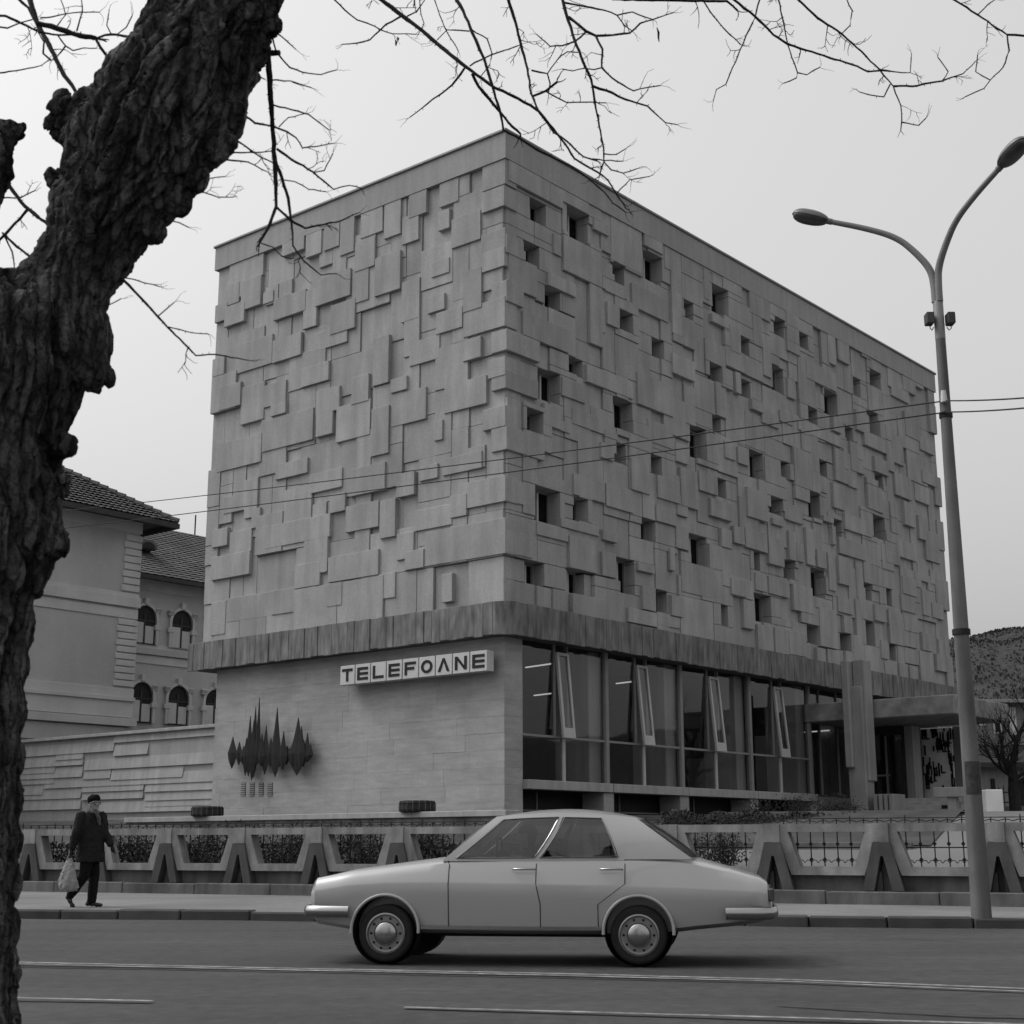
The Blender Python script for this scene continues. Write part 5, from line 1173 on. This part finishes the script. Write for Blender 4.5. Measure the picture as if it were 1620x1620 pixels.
# greenhouse
def sp(s, t, sg, out=0.0):
    b = Vector((.66+(-1.74-.66)*s, .738-.02*abs(s-.4), .955+.012*s)); tt = Vector((.16+(-1.20-.16)*s, .575-.015*abs(s-.5), 1.405-.16*(s-.45)**2))
    p = b.lerp(tt, t); p.y += .030*sin(pi*t)+out; return Vector((p.x, sg*p.y, p.z))
def quadstrip(name, m, sg, poly, th, par, nn=6, smooth=30):
    # poly: four (s,t) corners: bottom-front, bottom-rear, top-rear, top-front
    a, b, c, d = poly; vs = []; fs = []
    for layer in (0, 1):
        for i in range(nn+1):
            for j in range(nn+1):
                u, v = i/nn, j/nn; s = (a[0]*(1-u)+b[0]*u)*(1-v)+(d[0]*(1-u)+c[0]*u)*v; t = (a[1]*(1-u)+b[1]*u)*(1-v)+(d[1]*(1-u)+c[1]*u)*v
                vs.append(sp(s, t, sg, -th if layer else .0))
    k = (nn+1)**2
    for i in range(nn):
        for j in range(nn): q = i*(nn+1)+j; fs += [(q, q+1, q+nn+2, q+nn+1), (k+q, k+q+nn+1, k+q+nn+2, k+q+1)]
    for i in range(nn):
        for (q, r) in ((i, i+1), (nn*(nn+1)+i, nn*(nn+1)+i+1), (i*(nn+1), (i+1)*(nn+1)), (i*(nn+1)+nn, (i+1)*(nn+1)+nn)): fs.append((q, r, k+r, k+q))
    return MB().add(vs, fs).build(name, m, par, smooth=smooth)
for sg in (1, -1):
    gp = quadstrip('side_glass', 'car_glass', sg, ((.048, .05), (.36, .05), (.455, .90), (.085, .90)), .006, car)
    quadstrip('side_glass', 'car_glass', sg, ((.395, .05), (.70, .05), (.735, .90), (.49, .90)), .006, car)
    quadstrip('front_pillar', 'car_paint', sg, ((-.005, 0), (.036, 0), (.072, 1), (-.005, 1)), .04, body)
    quadstrip('door_pillar', 'car_paint', sg, ((.362, 0), (.393, 0), (.488, 1), (.457, 1)), .03, body)
    quadstrip('rear_pillar', 'car_paint', sg, ((.712, 0), (1.0, 0), (1.0, 1), (.748, 1)), .04, body)
    quadstrip('roof_rail', 'car_paint', sg, ((-.0, .905), (1.0, .905), (1.0, 1.0), (-.0, 1.0)), .042, body)
    quadstrip('window_sill', 'car_paint', sg, ((.0, -.02), (.73, -.02), (.73, .045), (.0, .045)), .042, body)
    # chrome window surround and seams
    for poly in (((.042, .05), (.080, .91), (.452, .91), (.368, .05)), ((.388, .05), (.492, .91), (.742, .91), (.706, .05))):
        pts = []
        for q in range(4):
            a, b = poly[q], poly[(q+1) % 4]
            for k in range(7): pts.append(sp(a[0]+(b[0]-a[0])*k/7, a[1]+(b[1]-a[1])*k/7, sg, .006))
        pts.append(pts[0]); MB().tube(pts, .006, 5, cap=False).build('window_trim', 'chrome' if sg else 'chrome', body)
def ws_patch(name, m, x0, z0, y0, x1, z1, y1, bulge, th, par, inset=0.0):
    nn = 10; vs = []; fs = []; dirx = 1 if x0 > 0 else -1
    for layer in (0, 1):
        for i in range(nn+1):
            for j in range(nn+1):
                u = -1+2*i/nn; v = j/nn; v = inset+(1-2*inset)*v; uu = u*(1-inset)
                y = uu*(y0*(1-v)+y1*v); x = x0*(1-v)+x1*v+dirx*bulge*(1-uu*uu); z = z0*(1-v)+z1*v+.02*sin(pi*v)+.012*(1-uu*uu)*v
                vs.append((x-dirx*th*layer, y, z-th*.6*layer))
    k = (nn+1)**2
    for i in range(nn):
        for j in range(nn): q = i*(nn+1)+j; fs += [(q, q+1, q+nn+2, q+nn+1), (k+q, k+q+nn+1, k+q+nn+2, k+q+1)]
    for i in range(nn):
        for (q, r) in ((i, i+1), (nn*(nn+1)+i, nn*(nn+1)+i+1), (i*(nn+1), (i+1)*(nn+1)), (i*(nn+1)+nn, (i+1)*(nn+1)+nn)): fs.append((q, r, k+r, k+q))
    return MB().add(vs, fs).build(name, m, par, smooth=40)
ws_patch('windscreen', 'car_glass', .66, .965, .70, .17, 1.352, .545, .09, .006, car)
ws_patch('rear_window', 'car_glass', -1.74, .985, .68, -1.21, 1.338, .545, .05, .006, car)
# roof skin
nn = 14; vs = []; fs = []
for i in range(nn+1):
    for j in range(nn+1):
        u = -1+2*i/nn; v = j/nn; x = .175+(-1.215-.175)*v+.07*(1-u*u)*(1-2*v)*(1 if v < .5 else .6); w_ = .566; z = 1.390-.16*(v-.45)**2+.052*(1-abs(u)**2.4)*(.22+.78*sin(pi*v)**.8)+.012*sin(pi*v); vs.append((x, u*w_, z))
for i in range(nn):
    for j in range(nn): q = i*(nn+1)+j; fs.append((q, q+1, q+nn+2, q+nn+1))
k = len(vs); vs += [(x, y, z-.018) for x, y, z in vs]; fs += [tuple(reversed([i+k for i in f])) for f in fs[:]]
for i in range(nn):
    for (q, r) in ((i, i+1), (nn*(nn+1)+i, nn*(nn+1)+i+1), (i*(nn+1), (i+1)*(nn+1)), (i*(nn+1)+nn, (i+1)*(nn+1)+nn)): fs.append((q, r, k+r, k+q))
MB().add(vs, fs).build('roof', 'car_paint', car, smooth=50)
# interior: seats and wheel seen through the glass
for y in (-.36, .36):
    st_ = MB(); st_.bev(-.42, y-.24, .93, -.28, y+.24, 1.17, .05); st_.build('seat_back', 'car_dark', car, smooth=50)
MB().bev(-1.22, -.60, .93, -1.05, .60, 1.13, .05).build('rear_bench', 'car_dark', car, smooth=50)
MB().tube([(.17, .36+.18*cos(2*pi*k/20), 1.02+.15*sin(2*pi*k/20)) for k in range(21)], .012, 6, cap=False).build('steering_wheel', 'car_dark', car)
MB().bev(.30, -.66, .93, .62, .66, 1.0, .03).build('dashboard', 'car_dark', car)
# the driver, only dimly seen
dr = thing('person', 'driver of the passing car, dim dark figure behind the side window', 'person', (car_c.x, car_c.y, .015), atan2(hd_.y, hd_.x))
dm = MB(); ball(dm, (-.10, .34, 1.17), .10, (1, .82, 1.22)); ball(dm, (.0, .34, 1.155), .024); ball(dm, (-.11, .34, 1.22), .097, (1.05, .9, .9)); chain(dm, [(-.14, .34, 1.0), (-.12, .34, 1.1)], [.06, .055]); ball(dm, (-.16, .34, .92), .19, (.7, 1.05, .75))
chain(dm, [(-.14, .52, .95), (.04, .53, .90), (.15, .46, 1.02)], [.06, .05, .035]); chain(dm, [(-.14, .16, .95), (.04, .15, .90), (.15, .26, 1.02)], [.06, .05, .035])
dme = remeshed(dm, .014, 2); dme.materials.append(MATS['coat_cloth']); dme.materials.append(MATS['skin']); dme.shade_smooth()
for f in dme.polygons: f.material_index = 1 if f.center.z > 1.07 and (f.center.z < 1.215 and f.center.x > -.12) else 0
link('body', dme, dr)
# bumpers, handles, sills, lamps, seams
for sg, xe in ((1, 2.06), (-1, -2.515)):
    xin = xe-sg*.06
    pts = [(xe-sg*.48, .815, .475), (xe-sg*.20, .812, .475), (xe-sg*.06, .77, .475), (xe-sg*.015, .66, .475), (xe, .0, .475), (xe-sg*.015, -.66, .475), (xe-sg*.06, -.77, .475), (xe-sg*.20, -.812, .475), (xe-sg*.48, -.815, .475)]
    vs = []; fs = []
    for i, p in enumerate(pts):
        a = Vector(pts[max(0, i-1)]); b = Vector(pts[min(len(pts)-1, i+1)]); t = (b-a).normalized(); n = Vector((t.y, -t.x, 0))*(-sg if False else 1)
        if n.dot(Vector((p[0]-sg*1.5, p[1], 0))) < 0: n = -n
        for (o_, dz) in ((-.012, -.055), (.012, -.045), (.024, 0), (.012, .045), (-.012, .055)): vs.append(Vector(p)+n*o_+Vector((0, 0, dz)))
        if i:
            for k in range(5): fs.append(((i-1)*5+k, (i-1)*5+(k+1) % 5, i*5+(k+1) % 5, i*5+k))
    fs += [tuple(range(5)), tuple(reversed(range(len(pts)*5-5, len(pts)*5)))]
    MB().add(vs, fs).build('bumper', 'chrome', car, smooth=60)
for sg in (1, -1):
    yb = .822*sg
    for x in (-.13, -.97):
        hb = MB().tube([(x-.11, sg*.806, .872), (x-.10, sg*.835, .875), (x+.08, sg*.836, .875), (x+.10, sg*.806, .873)], .011, 8).build('door_handle', 'chrome', car, smooth=60)
    MB().box(-.86, sg*.803-.012, .318, .86, sg*.803+.012, .342).build('sill_trim', 'chrome', car)
    # door seams
    for (xa, xb) in ((.60, .60), (-.25, -.29), (-1.10, -.84)):
        pts = [(xb, .30), (xb, .55), (xa, .74), (xa, .955)]
        m_ = MB()
        for (p, q) in zip(pts, pts[1:]):
            def yo(x, z):
                for s in xs:
                    if s[0] <= x: break
                h = sect(*s); 
                for (y0, z0), (y1, z1_) in zip(h[1:9], h[2:10]):
                    if z0 <= z <= z1_: return y0+(y1-y0)*(z-z0)/max(1e-6, z1_-z0)
                return s[1]
            for k in range(5):
                a = (p[0]+(q[0]-p[0])*k/5, p[1]+(q[1]-p[1])*k/5); b = (p[0]+(q[0]-p[0])*(k+1)/5, p[1]+(q[1]-p[1])*(k+1)/5)
                ya, yb_ = yo(*a), yo(*b); m_.add([(a[0]-.004, sg*(ya+.0035), a[1]), (a[0]+.004, sg*(ya+.0035), a[1]), (b[0]+.004, sg*(yb_+.0035), b[1]), (b[0]-.004, sg*(yb_+.0035), b[1])], [(0, 1, 2, 3)])
        m_.build('door_seam', 'car_dark', body)
    # head and tail lamps
    MB().lathe([(.105, 0), (.105, .03), (.08, .05), (.0, .058)], 24, Matrix.Translation((1.96, sg*.50, .665)) @ Matrix.Rotation(pi/2, 4, 'Y')).build('headlight', 'chrome', car, smooth=60)
    MB().bev(-2.49, sg*.60-.13, .58, -2.44, sg*.60+.13, .70, .012).build('tail_lamp', 'tail_lamp', car)
MB().box(1.99, -.40, .60, 2.005, .40, .71).build('grille', 'car_dark', car)
MB().bev(-2.48, -.26, .50, -2.455, .26, .61, .006).build('number_plate', 'relief_white', car)
MB().box(-1.5, -.5, .235, 1.4, .5, .30).build('underbody', 'car_dark', car)

# ------------------------------------------------------------------ the walking man with his bag
mp = atz(137, 1435, .13)
man = thing('person', 'man in dark coat and fur cap walking on the pavement, carrying a bag', 'person', (mp.x, mp.y, .132), 0)
SC = 1.0
def V(x, y, z): return Vector((x*SC, y*SC, z*SC))
TW = radians(-38)       # torso turned towards the street
def tw_(x, y, z): return V(x*cos(TW)-y*sin(TW), x*sin(TW)+y*cos(TW), z)
def finish(name, mb, voxel, m, par, sm=3, wr=0.0):
    me = remeshed(mb, voxel, sm)
    if wr:
        for v in me.vertices: v.co += v.normal*wr*1.6*(noise.noise(Vector((v.co.x*10, v.co.y*10, v.co.z*4)))+.5*noise.noise(v.co*26))
    me.materials.append(MATS[m]); me.shade_smooth(); return link(name, me, par)
hipc = (0.0, 0, .90)
shR, shL = tw_(-.02, -.205, 1.455), tw_(-.02, .205, 1.455)       # right shoulder is nearer the camera
elR, haR = V(-.175, -.24, 1.19), V(-.225, -.24, .93)
elL, haL = V(.20, .09, 1.18), V(.345, .02, .98)
def fingers(mb, w_, d, thumb):
    # w_: wrist point, d: direction of the hand
    a = Vector((0, 1, 0)); d = d.normalized(); n = d.cross(a).normalized()
    chain(mb, [w_, w_+d*.085], [.026, .034], .4)
    for k in range(4):
        o_ = a*(-.03+.02*k)+d*.085; L_ = (.065, .075, .07, .055)[k]; p0 = w_+o_; p1 = p0+d*L_*.55+n*.008; p2 = p1+d*L_*.4+n*.022
        chain(mb, [p0, p1, p2], [.0095, .009, .0075], .5)
    t0 = w_+d*.03+a*.03*thumb; chain(mb, [t0, t0+d*.04+a*.02*thumb, t0+d*.07+a*.012*thumb+n*.01], [.012, .010, .008], .5)
# body: one continuous figure (head, neck, trunk, arms, hands, legs)
bd = MB(); hc = tw_(.035, 0, 1.655)
HT = Matrix.Rotation(TW*.9, 3, 'Z')
ball(bd, hc, .098*SC, (.93, .78, 1.2), HT); ball(bd, tw_(.055, 0, 1.59), .066*SC, (1, .85, .9), HT)
ball(bd, tw_(.128, 0, 1.635), .019*SC, (1, .8, 1.3), HT); chain(bd, [tw_(.112, 0, 1.665), tw_(.136, 0, 1.628)], [.012, .015], .5)
for s in (-1, 1): ball(bd, tw_(.03, s*.078, 1.64), .026*SC, (.7, .4, 1.2), HT)
ball(bd, tw_(.105, 0, 1.575), .026*SC)
chain(bd, [tw_(0, 0, 1.44), tw_(.025, 0, 1.56)], [.06, .055]); chain(bd, [V(0, 0, .92), tw_(0, 0, 1.15), tw_(0, 0, 1.40)], [.13, .13, .12])
chain(bd, [shR*.97, elR, haR], [.05, .04, .03]); chain(bd, [shL*.97, elL, haL], [.05, .04, .03])
fingers(bd, haR, Vector((-.05, 0, -1)), 1); fingers(bd, haL, Vector((.35, -.1, -.9)), -1)
kR, aR = V(-.04, -.08, .50), V(-.27, -.08, .17)      # right leg trails, heel lifted
kL, aL = V(.075, .08, .50), V(.06, .08, .09)
chain(bd, [V(-.01, -.085, .88), kR, aR], [.085, .06, .045]); chain(bd, [V(.01, .085, .88), kL, aL], [.085, .06, .045])
bo_ = finish('body', bd, .0105, 'skin', man, 2); bo_.data.materials.append(MATS['coat_cloth'])
for f in bo_.data.polygons:
    if f.center.z < 1.44*SC: f.material_index = 1      # gloved hands, covered limbs
# trousers
t_ = MB(); chain(t_, [V(-.01, -.09, .90), V(-.035, -.085, .52), V(-.25, -.08, .19)], [.115, .088, .072], .25); chain(t_, [V(.01, .09, .90), V(.07, .085, .52), V(.055, .08, .10)], [.115, .09, .075], .25)
finish('trousers', t_, .012, 'trouser_cloth', man, 3, .006)
# coat: torso loft plus sleeves
c_ = MB()
rings = [(.72, .235, .215, .0, .02), (.80, .232, .21, .0, .02), (.92, .226, .20, .0, .01), (1.10, .226, .188, .0, 0), (1.26, .232, .175, .0, 0), (1.38, .232, .155, -.005, 0), (1.455, .208, .12, -.012, 0), (1.50, .125, .088, -.01, 0), (1.535, .078, .076, 0, 0)]
vs = []; n = 28
for z, wy, wx, ox, fl_ in rings:
    for k in range(n):
        a = 2*pi*k/n; vs.append(tw_(ox+wx*cos(a), wy*sin(a), z)+Vector((fl_, 0, 0)))
fs = [(i*n+k, i*n+(k+1) % n, (i+1)*n+(k+1) % n, (i+1)*n+k) for i in range(len(rings)-1) for k in range(n)]+[tuple(range(n-1, -1, -1)), tuple(range((len(rings)-1)*n, len(rings)*n))]
c_.add(vs, fs)
chain(c_, [shR, elR, haR+V(0, 0, .03)], [.086, .074, .062], .25); chain(c_, [shL, elL, haL+V(-.02, 0, .03)], [.086, .074, .062], .25)
finish('coat', c_, .012, 'coat_cloth', man, 3, .010)
for s in (-1, 1):
    MB().prism([(-.01, 0), (.045, .0), (.075, -.13), (.02, -.22)], 'y', -.006, .006, Matrix.Translation(tw_(.115, s*.055, 1.51)) @ Matrix.Rotation(TW+pi/2*(-1 if s < 0 else 1)*.55, 4, 'Z')).build('lapel', 'coat_cloth', man)
# scarf, cap, spectacles, shoes
sc_ = MB(); ring = [tw_(.02+.082*cos(2*pi*k/18), .088*sin(2*pi*k/18), 1.53-.025*cos(2*pi*k/18)) for k in range(19)]; chain(sc_, ring, [.032]*19, .5); chain(sc_, [tw_(.115, .0, 1.49), tw_(.155, .02, 1.40), tw_(.165, .03, 1.32)], [.04, .042, .03], .4)
finish('scarf', sc_, .009, 'scarf_cloth', man, 2, .006)
cp = MB(); ball(cp, tw_(.012, 0, 1.735), .118*SC, (1.02, .90, .62), HT); ball(cp, tw_(.035, 0, 1.768), .085*SC, (1.1, .9, .6), HT); ball(cp, tw_(-.04, 0, 1.70), .08*SC, (.8, 1.05, .7), HT)
finish('cap', cp, .011, 'cap_fur', man, 2, .010)
gl_ = MB()
for s in (-1, 1):
    gl_.tube([tw_(.118, s*.036+.030*cos(2*pi*k/14), 1.665+.022*sin(2*pi*k/14)) for k in range(15)], .005, 5, cap=False); gl_.tube([tw_(.112, s*.066, 1.67), tw_(.02, s*.084, 1.665)], .005, 5)
gl_.tube([tw_(.12, -.008, 1.668), tw_(.12, .008, 1.668)], .005, 5); gl_.build('spectacles', 'black_paint', man)
def shoe(p, ang):
    M = Matrix.Translation(p) @ Matrix.Rotation(ang, 4, 'Y'); m_ = MB()
    for (x, z, r, sx) in ((-.05, .045, .042, 1.1), (.02, .042, .044, 1.2), (.10, .034, .043, 1.3), (.155, .028, .036, 1.2)): ball(m_, M @ V(x, 0, z), r*SC, (sx, 1.05, .85), M.to_3x3())
    ball(m_, M @ V(-.03, 0, .085), .046*SC); finish('shoe', m_, .009, 'shoe_leather', man, 1)
shoe(V(.045, .08, .0), 0); shoe(V(-.30, -.08, .085), radians(52))
# shopping bag held in the trailing hand
bg_c = Vector((mp.x, mp.y, .132))+haR+V(-.02, -.0, -.09)
bag = thing('shopping_bag', 'pale limp shopping bag hanging from the walking man\'s hand', 'bag', (bg_c.x, bg_c.y, bg_c.z))
m_ = MB(); rings = [(-.60, .02, .02), (-.585, .11, .06), (-.53, .150, .085), (-.42, .150, .085), (-.28, .118, .070), (-.16, .080, .045), (-.06, .050, .022)]; vs = []; n = 24
for z, rx, ry in rings:
    for k in range(n):
        a = 2*pi*k/n; q = 1+.14*sin(4*a+z*9)+.08*sin(7*a-z*14); vs.append((rx*cos(a)*q-.02+.06*(z*z), ry*sin(a)*q, z))
m_.add(vs, [(i*n+k, i*n+(k+1) % n, (i+1)*n+(k+1) % n, (i+1)*n+k) for i in range(len(rings)-1) for k in range(n)]+[tuple(range(n)), tuple(reversed(range((len(rings)-1)*n, len(rings)*n)))])
finish('sack', m_, .011, 'bag_cloth', bag, 1, .012)
for s in (-1, 1): MB().tube([(-.05, s*.015, -.08), (-.02, s*.02, .02), (0, s*.012, .085), (.02, s*.02, .02), (.03, s*.015, -.08)], .009, 6).build('handle', 'bag_cloth', bag)
